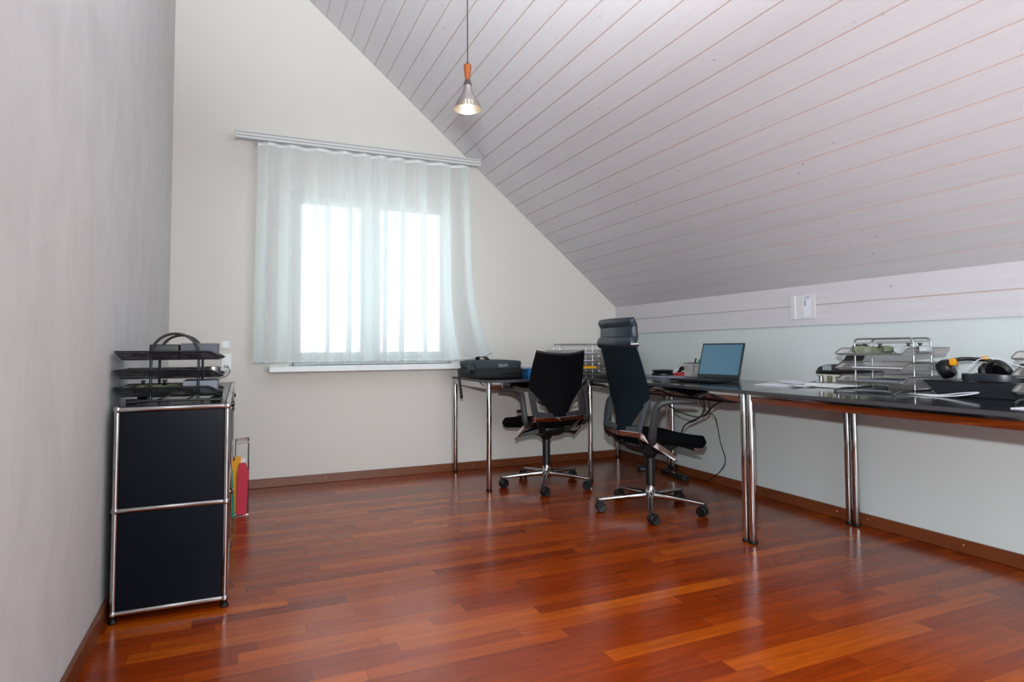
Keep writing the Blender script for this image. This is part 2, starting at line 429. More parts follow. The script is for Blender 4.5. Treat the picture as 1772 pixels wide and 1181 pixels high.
# ------------------------------------------------------------------ window
win = struct(bpy.data.objects.new('window_1', None)); COL.objects.link(win)
f = MB()
y0, y1 = .09, .15
f.bb(wx0, wx0 + .035, y0, y1, wz0, wz1); f.bb(wx1 - .035, wx1, y0, y1, wz0, wz1); f.bb(wx0 + .035, wx1 - .035, y0, y1, wz0, wz0 + .06); f.bb(wx0 + .035, wx1 - .035, y0, y1, wz1 - .035, wz1)
f.bb(1.30, 1.36, y0, y1, wz0 + .06, wz1 - .035)
f.build('window_frame', WHITEM, win, bevel=.003)
for a, b in ((wx0 + .035, 1.30), (1.36, wx1 - .035)):
    s_ = MB(); z0, z1 = wz0 + .06, wz1 - .035; e = .035
    s_.bb(a, a + e, y0 - .012, y1 - .02, z0, z1); s_.bb(b - e, b, y0 - .012, y1 - .02, z0, z1); s_.bb(a + e, b - e, y0 - .012, y1 - .02, z0, z0 + e); s_.bb(a + e, b - e, y0 - .012, y1 - .02, z1 - e, z1)
    so = s_.build('sash', WHITEM, win, bevel=.003)
    MB().bb(a + e, b - e, .105, .111, z0 + e, z1 - e).build('pane', GLASS, so)
MB().bb(.612, 2.0, -.15, .10, .795, .835).build('window_sill', WHITEM, win, bevel=.006)

# ------------------------------------------------------------------ curtain rail and curtain
YC = -.225
rail = thing('curtain_rail', 'long white double track curtain rail on the back wall above the window', 'curtain rail', (0, 0, 0))
r_ = MB(); r_.bb(.385, 2.095, YC - .028, YC + .028, 2.352, 2.405)
r_.build('rail', ALU, rail, bevel=.003)
g_ = MB()
for z in (2.392, 2.370): g_.bb(.39, 2.09, YC - .0285, YC - .024, z - .003, z + .003)
g_.bb(.39, 2.09, YC - .016, YC - .010, 2.350, 2.356); g_.bb(.39, 2.09, YC + .010, YC + .016, 2.350, 2.356)
g_.build('track_groove', ALUD, rail)
for x, m in ((.378, CREAM), (2.095, ALU)): MB().bb(x, x + .008, YC - .031, YC + .031, 2.349, 2.408).build('end_cap', m, rail, bevel=.002, label='cream end cap' if m is CREAM else None)
for x in (.52, 1.2, 1.88):
    b_ = MB(); b_.bb(x - .015, x + .015, YC + .028, 0, 2.385, 2.395); b_.bb(x - .015, x + .015, -.006, 0, 2.36, 2.42); b_.build('bracket', ALU, rail)

def curtain(u, v):
    # v 0 top .. 1 bottom ; u 0 left .. 1 right
    zt, zb = 2.349, .868
    xl = .520 - .012 * v; xr = 2.035 + .055 * v ** 1.2 + .12 * max(0, v - .55) ** 2 / .2
    amp = .018 + .022 * min(1, v * 1.6)
    ph = 2 * pi * (10.5 * u + .22 * sin(2 * pi * u * 1.7 + .6) + .04 * sin(6 * u + 2 * v))
    # gathers
    x0_ = xl + (2.035 - xl) * (u + .003 * sin(ph * 2 + 1.0)); kf = max(0, (u - .6) / .4) ** 2; x = x0_ + (xr - 2.035) * kf
    y = YC + amp * sin(ph) + .012 * sin(2 * pi * 4.3 * u + 2.2) * v
    if u > .86:
        k = (u - .86) / .14; y += -.05 * k * max(0, v - .6); zb2 = zb + .055 * k * k
    else: zb2 = zb
    y = min(y, YC + .05)
    z = zt + (zb2 - zt) * v
    return (x, y, z)
cu = thing('curtain', 'sheer white voile curtain hanging in folds in front of the window', 'curtain')
MB().sheet(curtain, 600, 40).build('voile', VOILE, cu, angle=180)
hm = MB(); hp = [curtain(i / 260, 1) for i in range(261)]; hm.ribbon([(p[0], p[1], p[2]) for p in hp], .0012, .012, side=(0, 1, 0))
hm.build('hem', VOILE, cu, angle=180)
tp = MB(); hp = [curtain(i / 260, .010) for i in range(261)]; tp.ribbon(hp, .0015, .018, side=(0, 1, 0)); tp.build('heading_tape', WHITEM, cu)

# ------------------------------------------------------------------ chrome and black cabinet
cab = thing('storage_cabinet', 'low cabinet of black panels in chrome tube frame along left wall', 'cabinet', (0, 0, 0))
X0, X1, Y0, Z0, RW = .0377, .3908, -2.087, .0305, .354
ys = [Y0, Y0 + .75, Y0 + 1.75]; zs = [Z0, Z0 + RW, Z0 + 2 * RW]; R = .0095
fr = MB()
for y in ys:
    for x in (X0, X1):
        fr.cyl((x, y, Z0), (x, y, zs[2]), R, 14)
    for z in zs: fr.cyl((X0, y, z), (X1, y, z), R, 14)
for x in (X0, X1):
    for z in zs: fr.cyl((x, ys[0], z), (x, ys[2], z), R, 14)
fr.build('frame', CHROME, cab)
for y in ys:
    for x in (X0, X1):
        for z in zs:
            jn = MB(); pr = [(0, -.0135)] + [(.0135 * cos(a), .0135 * sin(a)) for a in [radians(-75 + 15 * i) for i in range(11)]] + [(0, .0135)]
            jn.lathe(pr, (x, y, z), 14)
            jb = jn.build('ball_joint', CHROME, cab)
            if y == ys[0]: MB().lathe([(.005, 0), (.0055, .003), (.003, .0035)], (x, y - .0125, z), 10, Matrix.Rotation(pi / 2, 3, 'X')).build('screw', CHROME, jb)
e = R
for k in (0, 1):
    MB().bb(X0 + e, X1 - e, Y0 - .003, Y0 + .004, zs[k] + e, zs[k + 1] - e).build('side_panel', PANELB, cab, bevel=.001)
    MB().bb(X0 + e, X1 - e, ys[2] - .004, ys[2] + .003, zs[k] + e, zs[k + 1] - e).build('side_panel', PANELB, cab)
    MB().bb(X0 + e, X1 - e, ys[1] - .003, ys[1] + .003, zs[k] + e, zs[k + 1] - e).build('divider_panel', PANELB, cab)
    for j in (0, 1):
        a, b = ys[j] + e + .002, ys[j + 1] - e - .002
        MB().bb(X0 - .002, X0 + .003, a, b, zs[k] + e, zs[k + 1] - e).build('back_panel', PANELB, cab)
        d_ = MB().bb(X1 - .002, X1 + .005, a, b, zs[k] + e + .002, zs[k + 1] - e - .002).build('door', PANELB, cab, bevel=.001)
        q = MB().lathe([(.004, 0), (.004, .008), (.012, .010), (.013, .013), (.010, .017), (0, .018)], (X1 + .005, (a + b) / 2, zs[k + 1] - .04), 16, Matrix.Rotation(pi / 2, 3, 'Y'))
        q.build('knob', CHROME, d_)
for j in (0, 1):
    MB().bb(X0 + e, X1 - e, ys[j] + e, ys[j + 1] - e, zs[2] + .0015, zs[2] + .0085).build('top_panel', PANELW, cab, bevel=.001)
    MB().bb(X0 + e, X1 - e, ys[j] + e, ys[j + 1] - e, zs[1] - .003, zs[1] + .003).build('shelf_panel', PANELB, cab)
    MB().bb(X0 + e, X1 - e, ys[j] + e, ys[j + 1] - e, zs[0] - .003, zs[0] + .003).build('bottom_panel', PANELB, cab)
for y in ys:
    for x in (X0, X1): MB().lathe([(.014, 0), (.016, .003), (.013, .010), (.010, .012), (.010, .02)], (x, y, 0), 16).build('foot', BLACKR, cab)
# lock and key on the front edge near the top
lk = MB(); lk.lathe([(.011, 0), (.012, .004), (.010, .012), (0, .013)], (X1 + .012, Y0 + .10, zs[2] - .0), 16, Matrix.Rotation(pi / 2, 3, 'Y')); lk.build('lock', BLACKP, cab)
CT = zs[2] + .0085

# ------------------------------------------------------------------ desks
def make_desk(name, x0, x1, y0, y1, label, rz=0, piv=None):
    """outer table top rectangle; origin at pivot"""
    piv = piv or ((x0 + x1) / 2, (y0 + y1) / 2)
    t = thing(name, label, 'desk', (piv[0], piv[1], 0), rz, 'black desks with chrome legs')
    ax, bx, ay, by = x0 - piv[0], x1 - piv[0], y0 - piv[1], y1 - piv[1]
    m = MB(); m.bb(ax + .002, bx - .002, ay + .002, by - .002, TOP - .001, TOP); m.cur = 1; m.bb(ax, bx, ay, by, TOP - .016, TOP - .001)
    m.build('tabletop', [DESKTOP, DESKEDGE], t, bevel=.0015)
    # chrome apron: upright above, slanting in below
    hi, mid, lo = TOP - .018, TOP - .036, TOP - .058
    f = MB(); o, i_, th = .006, .017, .03
    def rail(p, q, nx, ny):
        vs = []
        for (px, py) in (p, q):
            for d, z in ((o, hi), (o, mid), (o + .007, lo), (o + .02, lo), (o + .026, mid), (o + .026, hi)): vs.append((px + nx * d, py + ny * d, z))
        f.add(vs, [(k, (k + 1) % 6, 6 + (k + 1) % 6, 6 + k) for k in range(6)] + [(5, 4, 3, 2, 1, 0), (6, 7, 8, 9, 10, 11)])
    rail((ax + .036, ay), (bx - .036, ay), 0, 1); rail((ax + .036, by), (bx - .036, by), 0, -1); rail((ax, ay + .036), (ax, by - .036), 1, 0); rail((bx, ay + .036), (bx, by - .036), -1, 0)
    f.build('frame', CHROME, t)
    for lx in (ax + .019, bx - .019):
        for ly in (ay + .019, by - .019):
            l = MB().lathe([(.0165, .014), (.0175, .018), (.0175, TOP - .022), (.016, TOP - .016)], (lx, ly, 0), 24).build('leg', CHROME, t)
            MB().lathe([(.019, 0), (.0205, .002), (.0205, .010), (.018, .0135)], (lx, ly, 0), 20).build('foot', BLACKR, l)
    return t
deskA = make_desk('desk', 1.946, 3.462, -.776, -.024, 'black desk with chrome legs along the back wall under the window corner')
TH = -.0082
cx, cy = 2.722, -.802     # far front leg of desk B
deskB = make_desk('desk', -.019, .733, -1.525, .019, 'black desk with chrome legs carrying the open laptop, between two others', TH, None)
deskB.location = (cx + (.357) * cos(TH) - (-.753) * sin(TH), cy + .357 * sin(TH) + (-.753) * cos(TH), 0)
deskC = make_desk('desk', -.019, .733, -1.80, -.0, 'black desk with chrome legs nearest the camera, cut by the right edge', TH, None)
vy = -1.530 - .90
deskC.location = (cx + .357 * cos(TH) - vy * sin(TH), cy + .357 * sin(TH) + vy * cos(TH), 0)

# ------------------------------------------------------------------ office chairs
def make_chair(name, label, loc, rz, phase, high=False, R0=.315):
    t = thing(name, label, 'office chair', (loc[0], loc[1], 0), rz - pi / 2)
    dz = -.015 if high else 0.
    rzl = phase - (rz - pi / 2)
    # star base
    hub = MB(); hub.lathe([(.030, .060), (.034, .068), (.034, .095), (.030, .112), (.0255, .118), (.0255, .145), (.020, .148)], seg=24)
    hub.build('hub', CHROME, t)
    for k in range(5):
        a = rzl + 2 * pi * k / 5; d = Vector((cos(a), sin(a), 0)); sd = Vector((-sin(a), cos(a), 0))
        arm = MB()
        arm.ribbon([d * q + Vector((0, 0, z)) for q, z in ((.016, .090), (.10, .086), (.20, .079), (R0 - .03, .072), (R0 + .004, .069))], [.034, .030, .025, .021, .014], [.040, .034, .025, .018, .012], side=sd, round_=2)
        ar = arm.build('base_arm', CHROME, t, angle=60)
        # caster
        ca = a + random.uniform(-1.2, 1.2) + pi
        cen = d * R0; cd = Vector((cos(ca), sin(ca), 0)); cs = Vector((-sin(ca), cos(ca), 0)); wc = cen + cd * .018
        h = MB(); h.cyl(cen + Vector((0, 0, .045)), cen + Vector((0, 0, .076)), .008, 12)
        prof = [(.010, 0), (.027, .0), (.029, .006)]
        M_ = Matrix(((cd.x, 0, cs.x), (cd.y, 0, cs.y), (0, 1, 0))).to_3x3()
        # hood
        pts = [(.031 * cos(b), .031 * sin(b)) for b in [radians(-10 + 15 * i) for i in range(14)]] + [(-.02, -.004), (.02, -.004)]
        vs = []; n_ = len(pts)
        for off in (-.008, .008):
            for u, v in pts: vs.append(wc + cd * u + Vector((0, 0, .029 + v)) + cs * off)
        h.add(vs, [tuple(reversed(range(n_))), tuple(range(n_, 2 * n_))] + [(i, (i + 1) % n_, n_ + (i + 1) % n_, n_ + i) for i in range(n_)])
        ho = h.build('caster', BLACKP, ar)
        for sg in (-1, 1):
            wl = MB(); c0 = wc + Vector((0, 0, .028)) + cs * sg * .009; c1 = c0 + cs * sg * .017
            wl.tube([c0, c0 + cs * sg * .003, c1 - cs * sg * .003, c1, c1 - cs * sg * .002], [.027, .028, .028, .024, .012], 24); wl.build('wheel', BLACKR, ho)
    MB().cyl((0, 0, .146), (0, 0, .345 + dz), .0265, 24).build('column', BLACKP, t)
    # tilt mechanism under the seat
    me = MB()
    me.lathe([(.030, .318 + dz), (.040, .335 + dz), (.046, .37 + dz), (.046, .40 + dz)], seg=20)
    pr = [(-.13, .405), (-.12, .37), (-.05, .345), (.09, .352), (.17, .392), (.18, .425), (.15, .445), (-.10, .445)]
    me.prism([(u, v + dz) for u, v in pr], -.075, .075, 0)
    me.build('tilt_mechanism', BLACKP, t, bevel=.008)
    # levers
    lv = MB(); lv.tube(cr([(.07, .10, .405 + dz), (.16, .12, .402 + dz), (.235, .135, .392 + dz)], 4), .011, 10); lo_ = lv.build('lever', BLACKP, t)
    MB().tube([(.235, .135, .392 + dz), (.262, .16, .384 + dz)], .006, 10).build('lever_tip', mat_lever, lo_)
    # chrome U bracket
    tip, rear = (.232, .011, .351 + dz), (.192, -.193, .483 + dz)
    pts = [(-tip[0] + .012, tip[1] + .012, tip[2] - .006), (-tip[0], tip[1], tip[2]), (-(tip[0] + rear[0]) / 2 - .004, (tip[1] + rear[1]) / 2, (tip[2] + rear[2]) / 2), (-rear[0], rear[1], rear[2]), (0, rear[1] - .018, rear[2] - .006), (rear[0], rear[1], rear[2]), ((tip[0] + rear[0]) / 2 + .004, (tip[1] + rear[1]) / 2, (tip[2] + rear[2]) / 2), (tip[0], tip[1], tip[2]), (tip[0] - .012, tip[1] + .012, tip[2] - .006)]
    P = [Vector(p) for p in pts]
    fp = fillet(P, .012, 4)
    b_ = MB(); ws = []
    b_.ribbon(fp, .034, .011, side=(0, -.30, .95), round_=1)
    br_ = b_.build('chrome_bracket', CHROME, t)
    # arms from mechanism to bracket tips and to rear
    for sg in (-1, 1):
        k_ = MB()
        k_.ribbon([(sg * .06, .0, .385 + dz), (sg * .15, .012, .368 + dz), (sg * .226, .012, .352 + dz)], [.07, .045, .022], [.04, .026, .016], side=(0, 1, 0))
        k_.ribbon([(sg * .05, -.08, .39 + dz), (sg * .11, -.13, .40 + dz), (sg * .165, -.175, .462 + dz)], [.03, .026, .02], [.022, .018, .012], side=(0, 1, 0))
        k_.build('support_arm', BLACKP, t, bevel=.003)
    # seat
    def seat(u, v):
        x = (u - .5) * 2; y = -.150 + .415 * v
        hw = .182 + .058 * min(1, v * 1.25) ** 1.3 - .06 * max(0, v - .86) / .14
        z = .478 - .008 * sin(pi * v) - .040 * max(0, v - .45) / .55 - .06 * max(0, v - .86) ** 2 / .14 + .010 * x * x
        return (x * hw, y, z + dz - .028)
    def sth(u, v):
        ed = min(1, (1 - abs(u - .5) * 2) / .14) ; ev = min(1, v / .08, (1 - v) / .10)
        return .012 + .060 * math.sqrt(max(0, 1 - (1 - ed) ** 2)) * math.sqrt(max(0, 1 - (1 - ev) ** 2))
    MB().shell(seat, 24, 28, sth).build('seat', SEATF, t, angle=60)
    MB().prism([(-.15, -.12), (.15, -.12), (.19, .14), (.12, .19), (-.12, .19), (-.19, .14)], .418 + dz, .428 + dz).build('seat_pan', BLACKP, t)
    # backrest
    zt = .975 if high else .932
    def back(u, v):
        x = (u - .5) * 2; z = .484 + (zt - .484) * v
        vm = (.675 - .484) / (zt - .484)
        if v < vm:
            k = v / vm; hw = .062 + (.205 - .062) * k ** 1.6
            ye = -.193 + (.193 - .134) * k ** .8
        else:
            k = (v - vm) / (1 - vm); hw = .205 + (.184 - .205) * k + .004 * sin(pi * k)
            ye = -.134 + (-.208 + .134) * k ** 1.25
        yc = -.045 * (1 - x * x) * min(1, v / vm)
        return (x * hw, ye + yc, z + dz - (0 if high else .022 * (1 - x * x) * v ** 3))
    MB().shell(back, 20, 36, .012).build('backrest', MESHB if high else MESHF, t, angle=70)
    if not high:
        MB().tube([back(i / 20, .995) for i in range(21)], .0085, 8).build('top_edge', GREYP, t, label='dark grey padded top edge')
    for sg in (-1, 1):
        wg = MB()
        def W3(px, z):   # y on wing plane
            k = (z - .487) / (.675 - .487); return (sg * px, -.193 + .059 * k, z + dz)
        out_ = [(.192, .487), (.198, .56), (.207, .685), (.193, .688)]
        # outer strut, gusset
        wg.shell(lambda u, v: W3((.158 + .012 * v) * (1 - u) + (.193 + .014 * v) * u, .490 + .19 * v), 3, 10, .014)
        wg.shell(lambda u, v: W3(.050 * (1 - u) + .172 * u, .488 + (.026 + .016 * u) * v), 8, 3, .014)
        wg.build('backrest_wing', WING if high else GREYP, t, bevel=.002)
        # armrest
        ap = [(.215, -.125, .432), (.236, -.145, .47), (.243, -.138, .55), (.246, -.126, .615), (.252, -.105, .650), (.266, -.06, .665), (.285, .01, .668), (.300, .075, .662), (.302, .098, .655)]
        pts = cr([(sg * x, y, z + dz) for x, y, z in ap], 4); nn = len(pts)
        def lerp(a, q): 
            i = q * (len(a) - 1); j = min(int(i), len(a) - 2); return a[j] + (a[j + 1] - a[j]) * (i - j)
        wd = [lerp([.022, .024, .026, .030, .038, .052, .062, .060, .036], i / (nn - 1)) for i in range(nn)]
        tk = [lerp([.040, .046, .042, .038, .034, .024, .020, .017, .010], i / (nn - 1)) for i in range(nn)]
        MB().ribbon(pts, wd, tk, side=(1, 0, 0), round_=1).build('armrest', GREYP, t, angle=50)
    kn = MB(); kn.tube([(-.19, -.02, .525 + dz), (-.235, -.02, .52 + dz)], .012, 10); kn.build('armrest_knob', BLACKP, t)
    if not high:
        lb = MB(); lb.tube(cr([(-.155, -.185, .60), (-.10, -.16, .572), (0, -.15, .565), (.10, -.16, .572), (.155, -.185, .60)], 5), .005, 8)
        lb.build('lumbar_wire', BLACKP, t)
    if high:
        def hr(u, v):
            x = (u - .5) * 2; z = .972 + .158 * v
            hw = .196 - .012 * v - .010 * sin(pi * v)
            y = -.212 - .022 * sin(pi * min(1, v / .28)) * (1 if v < .28 else 0) - .026 * max(0, v - .72) / .28 + .030 * x * x * 1 - .012
            return (x * hw, y, z + dz)
        def ht(u, v):
            ed = min(1, (1 - abs(u - .5) * 2) / .10); ev = min(1, v / .10, (1 - v) / .12)
            return .012 + .036 * math.sqrt(max(0, 1 - (1 - ed) ** 2)) * math.sqrt(max(0, 1 - (1 - ev) ** 2))
        h_ = MB().shell(hr, 24, 24, ht).build('headrest', LEATHER, t, angle=70)
        MB().tube([Vector(hr(i / 20, .80)) + Vector((0, -.021, 0)) for i in range(1, 20)], .003, 6).build('seam', BLACKP, h_)
        for sg in (-1, 1): MB().cyl((sg * .176, -.236, .984 + dz), (sg * .198, -.200, .984 + dz), .007, 10).build('snap_button', STEEL, h_)
    return t
mat_lever = mat('lever_brown', (84, 40, 34), .4)
chair1 = make_chair('office_chair', 'black swivel chair with low mesh back turned to the desk below the window', (2.383, -.778), radians(92.3), radians(23))
chair2 = make_chair('office_chair', 'dark slate swivel chair with high back and leather headrest, facing the laptop desk', (2.640, -1.622), radians(-1.4), radians(18), True)

# ------------------------------------------------------------------ pendant lamp
LX, LY = 1.285, -2.27
zc = ZK + (W - LX) * SL
lamp = thing('pendant_lamp', 'small lit pendant lamp with perforated metal cone shade and wooden grip', 'lamp', (LX, LY, 0))
MB().cyl((0, 0, 2.135), (0, 0, zc - .02), .0022, 8).build('cord', CABLEB, lamp)
MB().lathe([(.04, zc - .045), (.045, zc - .03), (.045, zc + .0), (.02, zc + .01)]).build('ceiling_rose', WHITEP, lamp)
MB().lathe([(.004, 2.146), (.0065, 2.142), (.007, 2.134)]).build('strain_relief', BLACKP, lamp)
MB().lathe([(.010, 2.135), (.0155, 2.134), (.0165, 2.130), (.0150, 2.11), (.0115, 2.085), (.0095, 2.073), (.009, 2.070)], seg=28).build('wooden_grip', WOODH, lamp, label='turned wooden grip')
MB().lathe([(.008, 2.072), (.0105, 2.070), (.0125, 2.062), (.0165, 2.050), (.017, 2.047), (.012, 2.045)], seg=28).build('collar', DARKC, lamp, label='dark brown collar')
# shade: cone with real slots near the rim
prof = [(.0155, 2.047), (.0165, 2.040), (.0175, 2.030), (.0215, 2.018), (.0270, 2.007), (.0340, 1.996), (.0420, 1.983), (.0480, 1.971), (.0505, 1.966), (.0545, 1.956), (.0570, 1.950), (.0590, 1.945)]
SEG = 96; sh = MB()
def ringp(i, k, off): r, z = prof[i]; a = 2 * pi * k / SEG; return ((r - off) * cos(a), (r - off) * sin(a), z)
for i in range(len(prof) - 1):
    for k in range(SEG):
        if i in (8, 9) and k % 4 == 0 or (i == 7 and k % 4 == 0): continue
        for off, fl in ((0, 0), (.0012, 1)):
            q = [ringp(i, k, off), ringp(i, k + 1, off), ringp(i + 1, k + 1, off), ringp(i + 1, k, off)]
            sh.add(q if not fl else list(reversed(q)), [(0, 1, 2, 3)])
for k in range(SEG):
    sh.add([ringp(11, k, 0), ringp(11, k + 1, 0), ringp(11, k + 1, .0012), ringp(11, k, .0012)], [(0, 1, 2, 3)])
sh.build('shade', SHADE, lamp, angle=60)
MB().lathe([(.0, 1.953), (.010, 1.955), (.018, 1.962), (.021, 1.973), (.019, 1.985), (.013, 2.000), (.012, 2.02)], seg=24).build('bulb', BULB, lamp, label='glowing bulb')

# ------------------------------------------------------------------ wall plate and sockets
pl = thing('switch_plate', 'translucent square plate with paper label fixed on the white knee panel', 'wall plate', (W - .013, -2.01, 1.182))
MB().bb(-.006, 0, -.088, .088, -.072, .072).build('plate', TRANSL, pl, bevel=.002)
l_ = MB().bb(-.0068, -.0062, -.062, -.008, -.058, .066); l_.build('paper_label', PAPER, pl, label='pale paper label')
tk = MB()
for z, a, b in ((.058, -.055, -.02), (.048, -.05, -.018)): tk.bb(-.0071, -.0069, a, b, z, z + .003)
tk.bb(-.0071, -.0069, -.024, -.018, .004, .040)
tk.build('label_marks', GREYC, pl)
MB().bb(-.010, -.006, .045, .060, -.07, .07).build('ridge', WHITEP, pl, bevel=.001)

so = thing('wall_socket', 'white double wall socket on the back wall beside the left corner', 'socket', (.347, 0, .868))
MB().bb(-.032, .032, -.012, 0, -.058, .058).build('cover', WHITEP, so, bevel=.003)
for dz_ in (-.026, .026):
    MB().lathe([(.019, .0), (.019, .002), (.016, .0025), (.015, .001)], (0, -.0125, dz_), 20, Matrix.Rotation(pi / 2, 3, 'X')).build('outlet', WHITEM, so)
pg = thing('power_plug', 'white plug with thin dark cord in the double wall socket', 'plug', (.347, -.013, .842))
MB().lathe([(.012, 0), (.014, .004), (.012, .022), (.008, .028), (.004, .030)], (0, 0, 0), 16, Matrix.Rotation(pi / 2, 3, 'X')).build('plug_body', WHITEP, pg)
MB().tube(cr([(0, -.028, 0), (.016, -.05, -.012), (.022, -.06, -.04), (.004, -.05, -.065), (-.03, -.05, -.075), (-.045, -.055, -.10), (-.045, -.06, -.14)], 6), .0022, 8).build('cord', CABLEB, pg)
s2 = thing('light_switch', 'small white light switch above the double wall socket', 'switch', (.339, 0, .985))
MB().bb(-.026, .026, -.009, 0, -.026, .026).build('cover', WHITEP, s2, bevel=.003)
MB().bb(-.017, .017, -.012, -.009, -.017, .017).build('rocker', WHITEM, s2, bevel=.002)

# ------------------------------------------------------------------ black mesh letter tray on the cabinet
ltr = thing('letter_tray', 'black three tier mesh letter tray with arched hoops on the cabinet', 'letter tray', (0, 0, CT))
ZT = [.060, .124, .193]       # rim heights of the trays above the cabinet top
for y in (-2.02, -1.74):
    h = MB(); x0, x1 = .130, .288; xm = (x0 + x1) / 2; rr = (x1 - x0) / 2
    pts = [(x0, y, .016), (x0, y, .10), (x0, y, .185)] + [(xm - rr * cos(a), y, .185 + rr * sin(a)) for a in [radians(10 * i) for i in range(1, 18)]] + [(x1, y, .185), (x1, y, .10), (x1, y, .016)]
    h.tube(pts, .005, 10); h.build('hoop', BLACKP, ltr)
    b = MB(); b.tube([(.06, y, .014), (.365, y, .014)], .0045, 10); b.build('base_rod', BLACKP, ltr)
    for xx in (.072, .348): MB().tube([(xx - .018, y, .0125), (xx + .018, y, .0125)], .0115, 14).build('foot_sleeve', BLACKR, ltr)
MB().tube([(.209, -2.02, .264), (.209, -1.74, .264)], .004, 8).build('carry_rod', BLACKP, ltr)
for x_ in (.15, .25): MB().tube([(x_, -2.02, .016), (x_ + .02, -1.74, .016)], .0035, 8).build('cross_rod', BLACKP, ltr)
def wire_tray(x0, x1, y0, y1, zt, dp, mesh, metal, parent, open_side='x1', rimr=.0035, slope=.045):
    """mesh tray: dished basin with a rim; front (open side) edge dips"""
    b = MB(); i = .022
    if open_side == 'x1':
        B = [(x0 + i, y0 + i * .6, zt - dp), (x1 - .012, y0 + i * .6, zt - dp), (x1 - .012, y1 - i * .6, zt - dp), (x0 + i, y1 - i * .6, zt - dp)]
        T = [(x0, y0, zt), (x1 - slope, y0, zt), (x1, y0, zt - dp * .75), (x1, y1, zt - dp * .75), (x1 - slope, y1, zt), (x0, y1, zt)]
        b.add(B + T, [(0, 1, 2, 3), (0, 3, 9, 4), (0, 4, 5), (0, 5, 6, 1), (1, 6, 7, 2), (3, 2, 7, 8), (3, 8, 9)])
    else:   # open toward -x
        B = [(x0 + .012, y0 + i * .6, zt - dp), (x1 - i, y0 + i * .6, zt - dp), (x1 - i, y1 - i * .6, zt - dp), (x0 + .012, y1 - i * .6, zt - dp)]
        T = [(x1, y1, zt), (x0 + slope, y1, zt), (x0, y1, zt - dp * .75), (x0, y0, zt - dp * .75), (x0 + slope, y0, zt), (x1, y0, zt)]
        b.add(B + T, [(0, 1, 2, 3), (1, 9, 4, 2), (2, 4, 5), (2, 5, 6, 3), (3, 6, 7, 0), (0, 7, 8), (0, 8, 9, 1)])
    o = b.build('tray', mesh, parent)
    MB().tube(fillet([Vector(p) for p in T], .014, 4, True), rimr, 8, True).build('tray_rim', metal, o)
    return o
for zt in ZT: wire_tray(.016, .372, -2.036, -1.724, zt + .004, .032, MESHBLK, BLACKP, ltr)
def part_thing(name, mb, m, label, cat, bevel=0., group=None, angle=38):
    o = mb.build(name, m, None, bevel, angle=angle); return tag(o, label, cat, group)
ZB = [CT + z - .027 for z in ZT]
part_thing('document_box', MB().bb(.225, .352, -2.010, -1.80, ZB[2], ZB[2] + .062), GREYC, 'dark grey card box standing in the top tier of the black mesh tray', 'box', .001)
part_thing('magazine_stack', MB().bb(.12, .22, -1.99, -1.76, ZB[2], ZB[2] + .058), BLACKP, 'black case left of the grey box in the top tier of the black tray', 'case', .004)
part_thing('document_box', MB().bb(.235, .352, -2.008, -1.82, ZB[0], ZB[0] + .052), LGREYC, 'light grey card box in the lowest tier of the black mesh tray', 'box', .001)
def controller(name, label, cat, m, loc, rz, stick=BLACKP, sc=1.):
    """game pad: body with two grips and two sticks"""
    t = thing(name, label, cat, loc, rz)
    prof = [(0, .020), (.035, .022), (.062, .018), (.078, -.002), (.082, -.030), (.076, -.058), (.062, -.066), (.050, -.052), (.040, -.030), (.025, -.020), (0, -.019)]
    pts = [(x, y) for x, y in prof] + [(-x, y) for x, y in reversed(prof[1:-1])]
    b = MB(); n_ = len(pts); vs = []; 
    lv = [(0.86, .004), (1., .014), (.97, .028), (.80, .037)]
    for k, z in lv: vs += [(x * k * sc, (y * k) * sc, (z + (.004 if abs(x) > .045 else 0)) * sc) for x, y in pts]
    fs = [tuple(reversed(range(n_))), tuple(range(3 * n_, 4 * n_))] + [(r * n_ + i, r * n_ + (i + 1) % n_, (r + 1) * n_ + (i + 1) % n_, (r + 1) * n_ + i) for r in range(3) for i in range(n_)]
    b.add(vs, fs); b.build('body', m, t, angle=60)
    for x, y in ((-.045, .004), (.024, -.012)):
        s_ = MB(); s_.lathe([(.012, .034), (.009, .038), (.0055, .044), (.0055, .048), (.0095, .050), (.0095, .053), (.006, .054)], (x * sc, y * sc, 0), 16); s_.build('thumbstick', stick, t)
    for x, y in ((.044, .010), (.053, .002), (.035, .002), (.044, -.006)): MB().lathe([(.004, .034), (.004, .040), (.003, .041)], (x * sc, y * sc, 0), 10).build('button', stick, t)
    MB().bb(-.06 * sc, -.03 * sc, .014 * sc, .024 * sc, .020 * sc, .030 * sc).build('bumper', stick, t, bevel=.002); MB().bb(.03 * sc, .06 * sc, .014 * sc, .024 * sc, .020 * sc, .030 * sc).build('bumper', stick, t, bevel=.002)
    return t
controller('game_controller', 'camouflage game controller in the lowest tier of the black mesh tray', 'controller', CAMO, (.142, -1.935, ZB[0] + .001), .3)
cc = MB()
for k in range(5):
    r = .045 + .006 * random.random(); a0 = random.random()
    cc.tube([(.23 + r * 1.35 * cos(a), -1.93 + r * sin(a), ZB[1] + .006 + .006 * k + .003 * sin(3 * a + k)) for a in [2 * pi * i / 28 for i in range(28)]], .0032, 7, True)
part_thing('cable_coil', cc, CABLEB, 'coil of black cable in the middle tier of the black mesh tray', 'cable')
part_thing('metal_tin', MB().lathe([(.030, 0), (.031, .002), (.031, .036), (.029, .038), (0, .038)], (.330, -1.85, ZB[1])), STEEL, 'small silver tin in the middle tier of the black mesh tray', 'tin')
part_thing('paper_sheets', MB().bb(.05, .17, -2.0, -1.78, ZB[1], ZB[1] + .012), LGREYC, 'flat grey papers at the left of the middle tier of the black tray', 'papers')

